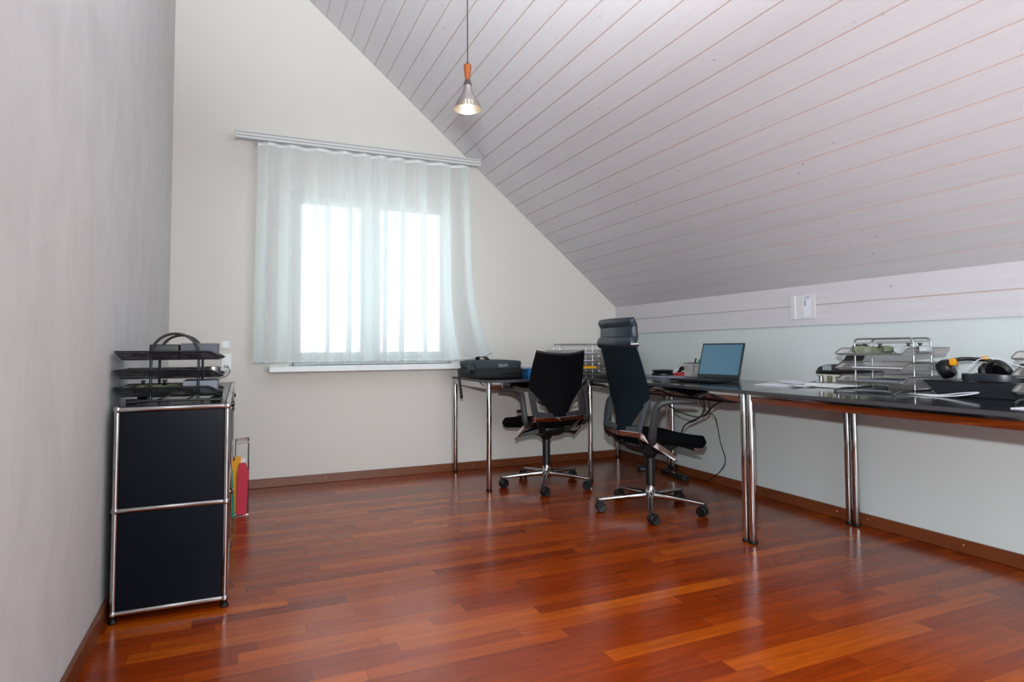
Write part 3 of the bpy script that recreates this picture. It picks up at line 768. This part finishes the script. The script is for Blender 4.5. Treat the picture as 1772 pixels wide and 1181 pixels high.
# ------------------------------------------------------------------ file rack on the floor beyond the cabinet
rk = thing('file_rack', 'chrome wire magazine rack standing on the floor beside the cabinet', 'rack', (.45, -.60, 0))
for i, (dy, hh) in enumerate(((-.10, .435), (-.035, .425), (.035, .41), (.10, .395))):
    MB().tube(fillet([(-.035 + .0 * i, dy, .004), (-.035, dy, hh), (.036, dy + .02, hh + .004), (.036, dy, .004)], .012, 4), .0028, 8).build('wire_divider', CHROME, rk)
MB().tube([(-.035, -.13, .0045), (-.035, .13, .0045), (.036, .13, .0045), (.036, -.13, .0045)], .003, 8, True).build('base_wire', CHROME, rk)
def folder(name, label, m, x0, x1, y, z0, z1, slantx=0., th=.012, tab=True):
    b = MB(); poly = [(x0, z0), (x1, z0), (x1 + slantx, z1 - .06), (x1 + slantx + .004, z1 - .06), (x1 - .006, z1), (x0 + .012, z1), (x0, z1 - .08)]
    b.prism(poly, y - th / 2, y + th / 2, 1); return part_thing(name, b, m, label, 'folder', .001)
folder('folder', 'crimson red hanging folder at the front of the wire floor rack', RED, .424, .476, -.735, .006, .300, .010)
part_thing('folder', MB().bb(.392, .444, -.717, -.706, .006, .333), YELLOW, 'yellow edged folder behind the crimson one in the wire floor rack', 'folder')
part_thing('folder', MB().prism([(.400, .004), (.416, .004), (.410, .15), (.402, .27), (.398, .27)], -.765, -.757, 1), GREEN, 'narrow green folder leaning left of the crimson one in the floor rack', 'folder')
part_thing('paper_sheets', MB().bb(.395, .470, -.698, -.690, .006, .318), PAPER, 'white sheets tucked behind the yellow folder in the wire floor rack', 'papers')

# ------------------------------------------------------------------ things on desk A
bx0, bx1, by0, by1 = 1.868, 2.315, -.56, -.215
bag = thing('laptop_bag', 'dark grey and black laptop bag lying flat on the corner desk', 'bag', ((bx0 + bx1) / 2 + .03, (by0 + by1) / 2, TOP))
hw, hd = (bx1 - bx0) / 2 - .02, (by1 - by0) / 2
def bagbody(zlo, zhi, sx, sy, bulge):
    b = MB(); nu, nv = 32, 10
    def P(a, v):
        cx_, sx_ = cos(a), sin(a); e_ = .22
        x = hw * sx * math.copysign(abs(cx_) ** e_, cx_); y = hd * sy * math.copysign(abs(sx_) ** e_, sx_)
        k = 1 - .05 * abs(2 * v - 1) ** 3
        return (x * k + .006 * sin(5 * a + 3 * v), y * k, zlo + (zhi - zlo) * v)
    vs = [P(2 * pi * i / nu, j / nv) for j in range(nv + 1) for i in range(nu)]
    fs = [(j * nu + i, j * nu + (i + 1) % nu, (j + 1) * nu + (i + 1) % nu, (j + 1) * nu + i) for j in range(nv) for i in range(nu)]
    # puffed lid
    rings = [.86, .6, .3]; base_ = nv * nu; prev = base_
    for q, s_ in enumerate(rings):
        st = len(vs)
        for i in range(nu):
            x, y, z = vs[base_ + i]; vs.append((x * s_, y * s_, zhi + bulge * (1 - s_ * s_) + .003 * sin(7 * i + q)))
        fs += [(prev + i, prev + (i + 1) % nu, st + (i + 1) % nu, st + i) for i in range(nu)]; prev = st
    fs.append(tuple(prev + i for i in range(nu))); fs.append(tuple(reversed(range(nu))))
    b.add(vs, fs); return b
bagbody(.001, .070, 1.0, 1.0, .004).build('body', BAGB, bag, angle=60)
bagbody(.066, .124, .955, .93, .008).build('flap', BAGG, bag, angle=60, label='grey flap')
MB().ribbon(cr([(-.03, .13, .128), (-.005, .03, .1325), (.02, -.09, .1255), (.034, -.150, .112), (.038, -.166, .082)], 5), .075, .004).build('stripe', BAGS, bag, label='lighter grey stripe')
MB().tube(cr([(.02, -.172, .03), (.04, -.186, .040), (.09, -.190, .046), (.14, -.186, .040), (.16, -.172, .030)], 6), .007, 10).build('handle', BAGB, bag)
MB().ribbon(cr([(-.05, .12, .128), (-.075, .06, .150), (-.045, .0, .152), (-.03, -.03, .132)], 6), .030, .004).build('top_handle', BAGB, bag)
MB().ribbon(cr([(-.205, .02, .06), (-.245, -.02, .065), (-.262, -.07, .035), (-.266, -.10, -.03), (-.262, -.12, -.10), (-.258, -.10, -.125), (-.252, -.06, -.08), (-.246, -.02, -.01), (-.228, .02, .03), (-.205, .05, .05)], 6), .028, .003, side=(0, 1, .2)).build('shoulder_strap', BAGB, bag)
MB().bb(-.218, -.178, -.17, -.12, .055, .10).build('strap_clip', BLACKP, bag, bevel=.008)
part_thing('tissue_box', MB().bb(2.37, 2.55, -.52, -.34, TOP + .001, TOP + .062), BLUE, 'blue box half hidden between the laptop bag and low back chair', 'box', .002)
pp = MB()
for k in range(4): pp.box((2.45, -.43, TOP + .066 + .004 * k), (.20, .15, .003), Matrix.Rotation(.15 * (k - 1.5), 3, 'Z'))
part_thing('paper_sheets', pp, PAPER, 'loose white papers lying on top of the blue box', 'papers')

def steel_rack(name, label, loc, rz, w, d, h, tiers, trayd, side='front'):
    """two inverted U wires joined at base, with mesh trays; local x = depth, y = width"""
    t = thing(name, label, 'letter tray', loc, rz)
    for x in (-d / 2, d / 2):
        MB().tube(fillet([(x, -w / 2, .010), (x, -w / 2, h), (x, w / 2, h), (x, w / 2, .010)], .022, 6), .0045, 10).build('upright_loop', STEEL, t)
    for y in (-w / 2, w / 2):
        MB().tube(fillet([(-trayd * .62, y, .004), (-trayd * .50, y, .016), (trayd * .45, y, .016), (trayd * .5, y, .004)], .02, 4), .0042, 8).build('base_runner', STEEL, t)
    for z in tiers: wire_tray(-trayd * .52, trayd * .48, -w / 2 - .022, w / 2 + .022, z, .034, MESHSIL, STEEL, t, 'x0', .0032)
    return t
# trays on desk A, behind the low chair (open toward the room)
for i, (x, lab) in enumerate(((2.90, 'wire letter tray with papers behind the low back chair'), (3.26, 'wire letter tray behind the high back chair, near the right corner'))):
    tA = steel_rack('letter_tray', lab, (x, -.24, TOP), pi / 2, .30, .11, .245, (.075, .135, .195), .31)
part_thing('envelope', MB().bb(2.83, 3.035, -.385, -.18, TOP + .045, TOP + .072), YELLOW, 'thick yellow padded envelope in the wire tray behind the low chair', 'envelope', .008)
part_thing('paper_sheets', MB().bb(2.80, 3.01, -.385, -.12, TOP + .103, TOP + .117), PAPER, 'white papers in the middle tier of the wire tray behind the low chair', 'papers')
part_thing('paper_sheets', MB().bb(2.79, 3.00, -.38, -.12, TOP + .163, TOP + .180), mat('lilac_paper', (186, 182, 214), .8), 'lilac tinted papers in the top tier of that wire tray', 'papers')
part_thing('catalogue_stack', MB().bb(3.16, 3.37, -.38, -.12, TOP + .043, TOP + .066), KRAFT, 'brown catalogues in the lowest tier of the corner wire tray', 'papers')
part_thing('paper_sheets', MB().bb(3.16, 3.36, -.38, -.12, TOP + .103, TOP + .120), PAPER, 'white papers in the middle tier of the corner wire tray', 'papers')

# black keyboard lying between the chairs on desk A/B
kb = thing('keyboard', 'black keyboard lying at the front of the desk behind the chairs', 'keyboard', (2.83, -.98, TOP), radians(84))
MB().prism([(-.06, 0), (.06, 0), (.06, .016), (-.06, .009)], -.20, .20, 0).build('body', BLACKP, kb, bevel=.002)
ks = MB()
for r in range(4):
    for k_ in range(14): ks.box((-.182 + .028 * k_, -.042 + .026 * r, .0155 + .0016 * r), (.023, .021, .004))
ks.build('keys', BLACKR, kb)

# ------------------------------------------------------------------ things on desk B
lap = thing('laptop', 'open black laptop with blue lit screen on the middle desk', 'laptop', (3.085, -1.585, TOP), radians(7))
MB().bb(-.12, .12, -.168, .168, .003, .019).build('base', BLACKP, lap, bevel=.003)
ky = MB()
for r in range(6):
    for k_ in range(15): ky.box((-.02 + .020 * r, -.147 + .021 * k_, .0195), (.0165, .0175, .002))
ky.build('keys', BLACKR, lap)
MB().bb(-.105, -.04, -.05, .05, .019, .0196).build('touchpad', GREYP, lap)
lean = radians(16)
Rl = Matrix.Rotation(lean, 3, 'Y')
def onlid(x, y, z): v = Rl @ Vector((x, y, z)); return (v.x + .118, v.y, v.z + .018)
ld_ = MB(); 
ld_.box(onlid(.003, 0, .116), (.006, .336, .228), Rl); lid = ld_.build('screen_lid', BLACKP, lap, bevel=.002)
MB().box(onlid(-.0006, 0, .122), (.001, .314, .196), Rl).build('screen', LCD, lid, label='blue lit screen')
for y_ in (-.12, .12): MB().cyl((.118, y_ - .02, .018), (.118, y_ + .02, .018), .006, 12).build('hinge', BLACKP, lap)

part_thing('document_box', MB().bb(3.10, 3.30, -1.225, -.93, TOP + .0005, TOP + .016), LGREYC, 'flat grey folder lying on the desk under the black round reader', 'folder', .002)
dv = thing('card_reader', 'black two layered round edged device on the flat grey folder', 'device', (3.205, -1.01, TOP + .016))
MB().lathe([(.070, 0), (.078, .004), (.078, .014), (.070, .018), (.055, .020)], seg=28).build('base', BLACKP, dv)
MB().lathe([(.055, .020), (.072, .026), (.076, .034), (.070, .039), (.04, .041), (0, .0415)], seg=28).build('cover', BLACKP, dv)

tp_ = thing('tape_dispenser', 'small black tape dispenser beside the mesh pen cup', 'tape dispenser', (3.33, -1.06, TOP))
MB().prism([(-.05, 0), (.05, 0), (.05, .03), (.02, .05), (.0, .075), (-.03, .082), (-.042, .07), (-.03, .055), (-.01, .045), (-.045, .02)], -.012, .012, 0).build('body', BLACKP, tp_, bevel=.003)
MB().lathe([(.012, -.009), (.020, -.009), (.020, .009), (.012, .009)], (0, .0, .035), 20, Matrix.Rotation(pi / 2, 3, 'Y')).build('roll', WHITEP, tp_)
st = thing('stapler', 'red stapler lying beside the mesh pen cup', 'stapler', (3.27, -1.115, TOP), radians(100))
MB().prism([(-.06, 0), (.06, 0), (.06, .008), (.0, .012), (-.06, .010)], -.014, .014, 1).build('base', BLACKP, st, bevel=.002)
MB().prism([(-.055, .014), (.05, .018), (.055, .03), (.0, .040), (-.05, .034)], -.013, .013, 1).build('arm', REDP, st, bevel=.003)
lb_ = part_thing('label_box', MB().bb(3.37, 3.43, -.99, -.93, TOP + .001, TOP + .055), PAPER, 'small white box at the back beside the tape dispenser', 'box', .002)

def pen_cup(loc, label, a=.040, h=.105):
    t = thing('pen_cup', label, 'pen cup', loc, radians(8))
    b = MB(); k = .86
    b.add([(-a * k, -a * k, .002), (a * k, -a * k, .002), (a * k, a * k, .002), (-a * k, a * k, .002), (-a, -a, h), (a, -a, h), (a, a, h), (-a, a, h)], [(3, 2, 1, 0), (0, 1, 5, 4), (1, 2, 6, 5), (2, 3, 7, 6), (3, 0, 4, 7)])
    b.build('mesh_body', MESHSIL, t)
    MB().tube(fillet([(-a, -a, h), (a, -a, h), (a, a, h), (-a, a, h)], .008, 3, True), .0022, 8, True).build('rim', GREYP, t)
    return t
pen_cup((3.305, -1.205, TOP), 'silver mesh pen cup, nearer of the two by the laptop')
pen_cup((3.40, -1.195, TOP), 'silver mesh pen cup with green pens, behind the first')
def pen(label, a, b, m, r=.004):
    t = thing('pen', label, 'pen', a); d_ = Vector(b) - Vector(a)
    MB().tube([(0, 0, 0), d_ * .08, d_], [.001, r, r], 8).build('barrel', m, t)
    MB().tube([d_ * .78, d_ * 1.0, d_ * 1.03], [r * 1.25, r * 1.25, r * .8], 8).build('cap', m, t); return t
pen('green pen leaning right in the rear mesh pen cup', (3.39, -1.192, TOP + .006), (3.425, -1.214, TOP + .145), GREENP)
pen('red topped pen leaning furthest right in the rear pen cup', (3.40, -1.202, TOP + .006), (3.43, -1.232, TOP + .16), REDP)
pen('lime highlighter standing in the rear mesh pen cup', (3.41, -1.212, TOP + .004), (3.42, -1.224, TOP + .115), LIME, .007)
pen('thick green marker in the rear mesh pen cup', (3.385, -1.187, TOP + .004), (3.388, -1.188, TOP + .125), GREENP, .008)
pen('black pen in the nearer mesh pen cup', (3.30, -1.21, TOP + .006), (3.325, -1.225, TOP + .135), BLACKP)
part_thing('charging_cable', MB().tube(cr([(3.22, -1.42, TOP + .004), (3.25, -1.33, TOP + .004), (3.22, -1.27, TOP + .004), (3.12, -1.24, TOP + .006), (3.06, -1.28, TOP + .004), (3.10, -1.35, TOP + .004), (3.19, -1.33, TOP + .004)], 8), .0025, 7), CABLEB, 'thin black cable curled on the desk beside the laptop', 'cable')

# under desk B: cable tray, cables, power strip
ct = thing('cable_tray', 'black metal cable tray hung under the front of the middle desk', 'cable tray', (2.775, -1.62, 0))
b = MB(); b.bb(0, .004, -.53, .45, TOP - .075, TOP - .02); b.bb(0, .11, -.53, .45, TOP - .079, TOP - .075); b.bb(.106, .11, -.53, .45, TOP - .075, TOP - .018)
b.build('trough', BLACKP, ct, bevel=.001)
MB().bb(.0, .11, -.56, -.53, TOP - .07, TOP - .018).build('end_bracket', BLACKP, ct)
MB().bb(-.012, .012, -.50, -.475, TOP - .07, TOP - .035).build('clip', BLACKP, ct)
tri = MB()
def cab_tube(pts, r, lab):
    part_thing('power_cable', MB().tube(cr(pts, 8), r, 8), CABLEB, lab, 'cable')
cab_tube([(2.84, -1.50, TOP - .08), (2.86, -1.50, .60), (2.92, -1.58, .545), (2.99, -1.64, .525), (3.02, -1.68, .545), (3.0, -1.76, .60), (2.88, -2.02, .665), (2.86, -2.08, TOP - .08)], .0045, 'thick black cable looping in a sag from one end of the cable tray to other')
cab_tube([(2.84, -1.86, TOP - .08), (2.90, -1.80, .60), (2.98, -1.68, .54), (3.02, -1.58, .50), (3.02, -1.48, .46), (3.05, -1.40, .40)], .0042, 'black cable running down left behind the high back chair seat')
cab_tube([(2.84, -1.90, TOP - .08), (2.92, -1.82, .61), (3.02, -1.68, .55), (3.06, -1.56, .51), (3.06, -1.46, .47)], .0035, 'thinner black cable beside the one running down left behind the seat')
cab_tube([(2.86, -1.80, TOP - .08), (2.94, -1.74, .60), (3.08, -1.62, .545), (3.20, -1.55, .50), (3.26, -1.52, .35), (3.30, -1.52, .22), (3.38, -1.38, .12), (3.452, -1.24, .055), (3.456, -1.16, .010), (3.44, -1.06, .005), (3.42, -.98, .012)], .0028, 'thin black cord dropping to the floor along the right wall baseboard')
ps = thing('power_strip', 'black power strip lying on the floor by the right baseboard', 'power strip', (3.355, -.93, 0), radians(80))
MB().bb(-.17, .17, -.025, .025, 0, .035).build('body', BLACKP, ps, bevel=.005)
for k_ in range(4): MB().lathe([(.019, .0352), (.019, .037), (.015, .037), (.015, .0355)], (-.12 + .075 * k_, 0, 0), 16).build('outlet', BLACKR, ps)
ad_ = thing('power_adapter', 'black power adapter brick on the floor in the far right corner', 'adapter', (3.30, -.60, 0), radians(70))
MB().bb(-.06, .06, -.03, .03, 0, .032).build('brick', BLACKP, ad_, bevel=.006)

# ------------------------------------------------------------------ things on desk C
ppC = MB()
for k in range(5): ppC.box((3.20 + .01 * k, -2.135 - .012 * k, TOP + .0015 + .0022 * k), (.21, .30, .0016), Matrix.Rotation(.25 - .16 * k, 3, 'Z'))
ppC.sheet(lambda u, v: (3.16 + .15 * u, -2.26 + .16 * v, TOP + .013 + .02 * (v - .2) ** 2 + .012 * sin(pi * u) * (1 - v)), 8, 8)
part_thing('paper_sheets', ppC, PAPER, 'loose white papers fanned on the desk right of the laptop', 'papers')
cs = thing('display_case', 'flat white case of small tools under the black curved device', 'case', (3.30, -2.47, TOP), radians(0))
MB().bb(-.11, .13, -.09, .235, .001, .022).build('base', WHITEP, cs, bevel=.004)
MB().bb(.0, .11, -.08, .222, .022, .066).build('insert', mat('case_insert', (206, 204, 186), .6), cs, bevel=.003)
for k in range(5):
    MB().lathe([(.010, 0), (.012, .002), (.012, .032), (.010, .034)], (-.012, .195 - .052 * k, .024), 14).build('jar', (STEEL, CAMO)[k % 2], cs, label=('small steel jar', 'small green mottled jar')[k % 2])
MB().ribbon(cr([(-.055, .20, .030), (-.055, .15, .024), (-.055, .12, .030), (-.055, .05, .026), (-.055, -.07, .030)], 5), [.03, .034, .03] + [.008] * 18, .003, side=(1, 0, 0)).build('tool', STEEL, cs, label='steel tool')
# black curved device resting on the case
gd = thing('curved_device', 'black curved plastic device with grey sticker lying on the white case', 'device', (3.33, -2.235, TOP + .067))
poly = [(.0, .012), (.0, .0), (-.345, .0), (-.345, .018), (-.30, .042), (-.235, .048), (-.228, .07), (-.258, .128), (-.266, .152), (-.244, .157), (-.222, .146), (-.172, .078), (-.135, .055), (-.05, .048), (-.012, .034)]
MB().prism(poly, -.035, .04, 0).build('shell', mat('dark_taupe_plastic', (52, 46, 50), .4), gd, bevel=.005)
MB().bb(-.0365, -.035, -.10, -.045, .020, .0468).build('sticker', mat('grey_sticker', (150, 158, 162), .5), gd, label='grey sticker')
MB().bb(-.037, -.0352, -.34, -.003, .001, .014).build('stripe', BLACKR, gd)
MB().lathe([(.004, 0), (.004, .002), (0, .002)], (-.037, -.018, .009), 12, Matrix.Rotation(-pi / 2, 3, 'Y')).build('stud', STEEL, gd)

rkC = steel_rack('letter_tray', 'steel mesh letter tray holding two game controllers on the near desk', (3.19, -2.745, TOP), 0, .285, .12, .248, (.078, .138, .205), .33)
ZC = TOP + .205 - .033
controller('game_controller', 'green camouflage game controller on top of the steel mesh tray', 'controller', CAMO, (3.135, -2.705, ZC), radians(-75), BLACKP, 1.05)
controller('game_controller', 'light grey game controller on top of the steel mesh tray', 'controller', mat('pale_grey_plastic', (168, 172, 176), .4), (3.185, -2.868, ZC + .001), radians(-95), BLACKP, 1.0)
part_thing('paper_sheets', MB().bb(3.06, 3.30, -2.86, -2.64, TOP + .106, TOP + .118), PAPER, 'white papers in the middle tier of the steel mesh tray', 'papers')
part_thing('notebook', MB().bb(3.08, 3.30, -2.84, -2.64, TOP + .046, TOP + .060), LGREYC, 'grey notebook in the lowest tier of the steel mesh tray', 'notebook', .002)
cb = MB(); cb.tube(cr([(3.00, -2.60, TOP + .006), (3.02, -2.66, TOP + .010), (3.06, -2.76, TOP + .012), (3.09, -2.80, TOP + .008), (3.12, -2.76, TOP + .006), (3.09, -2.66, TOP + .006), (3.06, -2.60, TOP + .006), (3.02, -2.575, TOP + .006)], 8, True), .004, 8, True)
part_thing('grey_cable', cb, mat('grey_cable', (110, 114, 122), .4), 'loop of thick grey cable under the steel mesh tray', 'cable')

bxC = thing('equipment_case', 'black open top case under the headphones on the near desk', 'case', (3.27, -3.09, TOP), radians(3))
b = MB(); b.add([(-.10, -.155, 0), (.10, -.155, 0), (.10, .13, 0), (-.10, .13, 0), (-.12, -.175, .062), (.12, -.175, .062), (.12, .175, .062), (-.12, .175, .062)], [(3, 2, 1, 0), (4, 5, 6, 7), (0, 1, 5, 4), (1, 2, 6, 5), (2, 3, 7, 6), (3, 0, 4, 7)])
b.build('body', mat('case_dark', (34, 38, 44), .5), bxC, bevel=.004)
MB().bb(-.121, .121, -.176, .176, .060, .066).build('lid', BLACKP, bxC, bevel=.002)
BZ = TOP + .066
# yellow accented grip (handheld sander-like controller)
gr = thing('headphones', 'black headphones with yellow joints lying tilted on the black case', 'headphones', (3.25, -2.985, BZ))
MB().lathe([(.018, -.028), (.036, -.024), (.043, 0), (.036, .022), (.02, .027), (0, .027)], (-.02, .022, .047), 22, Matrix.Rotation(radians(62), 3, 'X') @ Matrix.Rotation(radians(10), 3, 'Y')).build('ear_cup', BLACKP, gr)
MB().lathe([(.016, -.02), (.032, -.018), (.040, 0), (.032, .02), (0, .02)], (.05, -.10, .036), 22, Matrix.Rotation(radians(80), 3, 'X')).build('ear_cup', BLACKP, gr)
MB().tube(cr([(-.02, .012, .080), (-.01, -.03, .090), (.02, -.07, .090), (.05, -.115, .082), (.055, -.125, .055)], 6), [.008] * 25, 10).build('headband', BLACKP, gr)
MB().bb(-.034, -.010, -.022, .004, .062, .092).build('yellow_joint', YELLOW, gr, bevel=.004, label='yellow joint')
MB().bb(.02, .045, -.115, -.095, .086, .102).build('yellow_joint', YELLOW, gr, bevel=.004, label='yellow joint')
h2 = thing('headset', 'large padded black headset lying flat on the black case', 'headset', (3.215, -3.145, BZ))
MB().lathe([(.030, .002), (.046, .004), (.052, .014), (.050, .030), (.040, .034), (.028, .022), (.026, .012)], (-.0, .015, .0), 24, close=True).build('ear_cushion', BLACKR, h2)
MB().ribbon(cr([(.03, .105, .016), (-.02, .095, .017), (-.058, .05, .018), (-.068, -.01, .018), (-.060, -.07, .018), (-.025, -.115, .017), (.03, -.13, .016)], 5), .030, .010, side=(0, 0, 1), round_=1).build('headband', mat('slate_plastic', (34, 42, 50), .35), h2)
MB().lathe([(.0, -.016), (.040, -.014), (.046, 0), (.040, .014), (0, .016)], (.03, -.01, .046), 24, Matrix.Rotation(radians(70), 3, 'Y')).build('ear_cup', BLACKP, h2)
MB().lathe([(.0, -.012), (.036, -.012), (.042, 0), (.036, .012), (0, .014)], (.0, -.045, .042), 24, Matrix.Rotation(radians(60), 3, 'Y') @ Matrix.Rotation(.3, 3, 'X')).build('ear_cup', BLACKP, h2)
MB().tube(cr([(-.03, .075, .045), (-.02, .03, .090), (-.01, -.03, .094), (.0, -.09, .070), (.01, -.14, .055)], 6), .0022, 7).build('cord', CABLEW, h2, label='white cord')
dk = thing('charging_dock', 'dark brown upright dock at the right end of the black case', 'dock', (3.30, -3.235, BZ - .0005))
MB().bb(-.03, .03, -.022, .022, 0, .075).build('body', mat('dark_brown_plastic', (66, 52, 50), .4), dk, bevel=.010, seg=3)
rkD = steel_rack('letter_tray', 'steel mesh letter tray cut off by the right edge of the view', (3.13, -3.435, TOP), 0, .17, .12, .248, (.070, .128, .190), .24)
wc_ = MB()
wc_.tube(cr([(3.15, -2.835, TOP + .003), (3.12, -2.88, TOP + .004), (3.09, -2.95, TOP + .003), (3.08, -3.02, TOP + .004), (3.075, -3.09, TOP + .010), (3.09, -3.15, TOP + .022), (3.12, -3.15, TOP + .026), (3.13, -3.09, TOP + .020), (3.12, -3.00, TOP + .006), (3.10, -2.94, TOP + .006), (3.12, -2.87, TOP + .004)], 8), .0028, 8)
part_thing('white_cable', wc_, CABLEW, 'white cable folded in a loop in front of the black case', 'cable')
part_thing('paper_sheets', MB().bb(2.80, 2.93, -3.62, -3.43, TOP + .0005, TOP + .003), PAPER, 'white paper at the front of the near desk, at right edge', 'papers')

# ------------------------------------------------------------------ light
wd = bpy.data.worlds.new('world'); SC.world = wd; wd.use_nodes = True
wn_ = wd.node_tree; bg = wn_.nodes['Background']; bg.inputs[1].default_value = 3.4
tg = wn_.nodes.new('ShaderNodeTexCoord'); sx_ = wn_.nodes.new('ShaderNodeSeparateXYZ'); wn_.links.new(tg.outputs['Generated'], sx_.inputs[0])
rw = wn_.nodes.new('ShaderNodeValToRGB'); el = rw.color_ramp.elements      # bright overcast sky, hazier near the horizon
el[0].position = 0; el[0].color = (.55, .60, .58, 1); el[1].position = 1; el[1].color = (.55, .68, .75, 1)
for p_, c_ in ((.49, (.8, .86, .84, 1)), (.53, (1, 1.0, 1.0, 1)), (.565, (.62, .72, .76, 1)), (.60, (.42, .52, .55, 1)), (.64, (.36, .46, .48, 1))):
    e_ = el.new(p_); e_.color = c_
mm = wn_.nodes.new('ShaderNodeMath'); mm.operation = 'MULTIPLY_ADD'; mm.inputs[1].default_value = .5; mm.inputs[2].default_value = .5
wn_.links.new(sx_.outputs[2], mm.inputs[0]); wn_.links.new(mm.outputs[0], rw.inputs[0]); wn_.links.new(rw.outputs[0], bg.inputs[0])
def area(name, loc, rot, sx, sy, p, col):
    l = bpy.data.lights.new(name, 'AREA'); l.shape = 'RECTANGLE'; l.size = sx; l.size_y = sy; l.energy = p; l.color = col
    o = bpy.data.objects.new(name, l); COL.objects.link(o); o.location = loc; o.rotation_euler = rot; return o
def point(name, loc, r, p, col):
    l = bpy.data.lights.new(name, 'POINT'); l.shadow_soft_size = r; l.energy = p; l.color = col
    o = bpy.data.objects.new(name, l); COL.objects.link(o); o.location = loc; return o
# the photographer's flash, just above the camera: one part straight ahead, one part bounced off the ceiling
fl_ = bpy.data.lights.new('camera_flash', 'SPOT'); fl_.energy = 215; fl_.spot_size = radians(118); fl_.spot_blend = .9; fl_.shadow_soft_size = .025; fl_.color = (.93, .98, 1.0)
fo_ = bpy.data.objects.new('camera_flash', fl_); COL.objects.link(fo_); fo_.location = (.432, -4.66, 1.125)
fo_.rotation_euler = Vector((.66, .72, -.03)).to_track_quat('-Z', 'Y').to_euler()
sp_ = bpy.data.lights.new('bounce_flash', 'SPOT'); sp_.energy = 820; sp_.spot_size = radians(95); sp_.spot_blend = .85; sp_.shadow_soft_size = .05; sp_.color = (.90, .97, 1.0)
so_ = bpy.data.objects.new('bounce_flash', sp_); COL.objects.link(so_); so_.location = (.48, -4.75, 1.2)
so_.rotation_euler = Vector((.10, .56, .95)).to_track_quat('-Z', 'Y').to_euler()
# broad cool fill light added behind the camera, set at an invented opening
area('rear_fill_light', (1.9, YR + .06, 1.2), (radians(90), 0, 0), 2.0, 2.2, 66, (.82, .94, 1.0))
point('pendant_bulb', (LX, LY, 1.94), .02, .9, (1.0, .82, .58))

# ------------------------------------------------------------------ camera
yaw, pitch, roll, fpx = .4167, .0479, -.0062, 1077.96
fw = Vector((sin(yaw) * cos(pitch), cos(yaw) * cos(pitch), sin(pitch)))
r0 = Vector((cos(yaw), -sin(yaw), 0)); u0 = r0.cross(fw)
r1 = r0 * cos(roll) + u0 * sin(roll); u1 = -r0 * sin(roll) + u0 * cos(roll)
cam = bpy.data.cameras.new('camera'); co = bpy.data.objects.new('camera', cam); COL.objects.link(co)
mw = Matrix(((r1.x, u1.x, -fw.x, .4321), (r1.y, u1.y, -fw.y, -4.6831), (r1.z, u1.z, -fw.z, .9458), (0, 0, 0, 1)))
co.matrix_world = mw
cam.sensor_width = 36; cam.lens = 36 * fpx / 1772; cam.shift_x = -7.145 / 1772; cam.shift_y = -37.97 / 1772; cam.clip_start = .02
SC.camera = co
SC.cycles.caustics_reflective = False
vs_ = SC.view_settings; vs_.view_transform = 'Standard'; vs_.look = 'None'; vs_.exposure = .06; vs_.gamma = 1.; vs_.use_curve_mapping = False
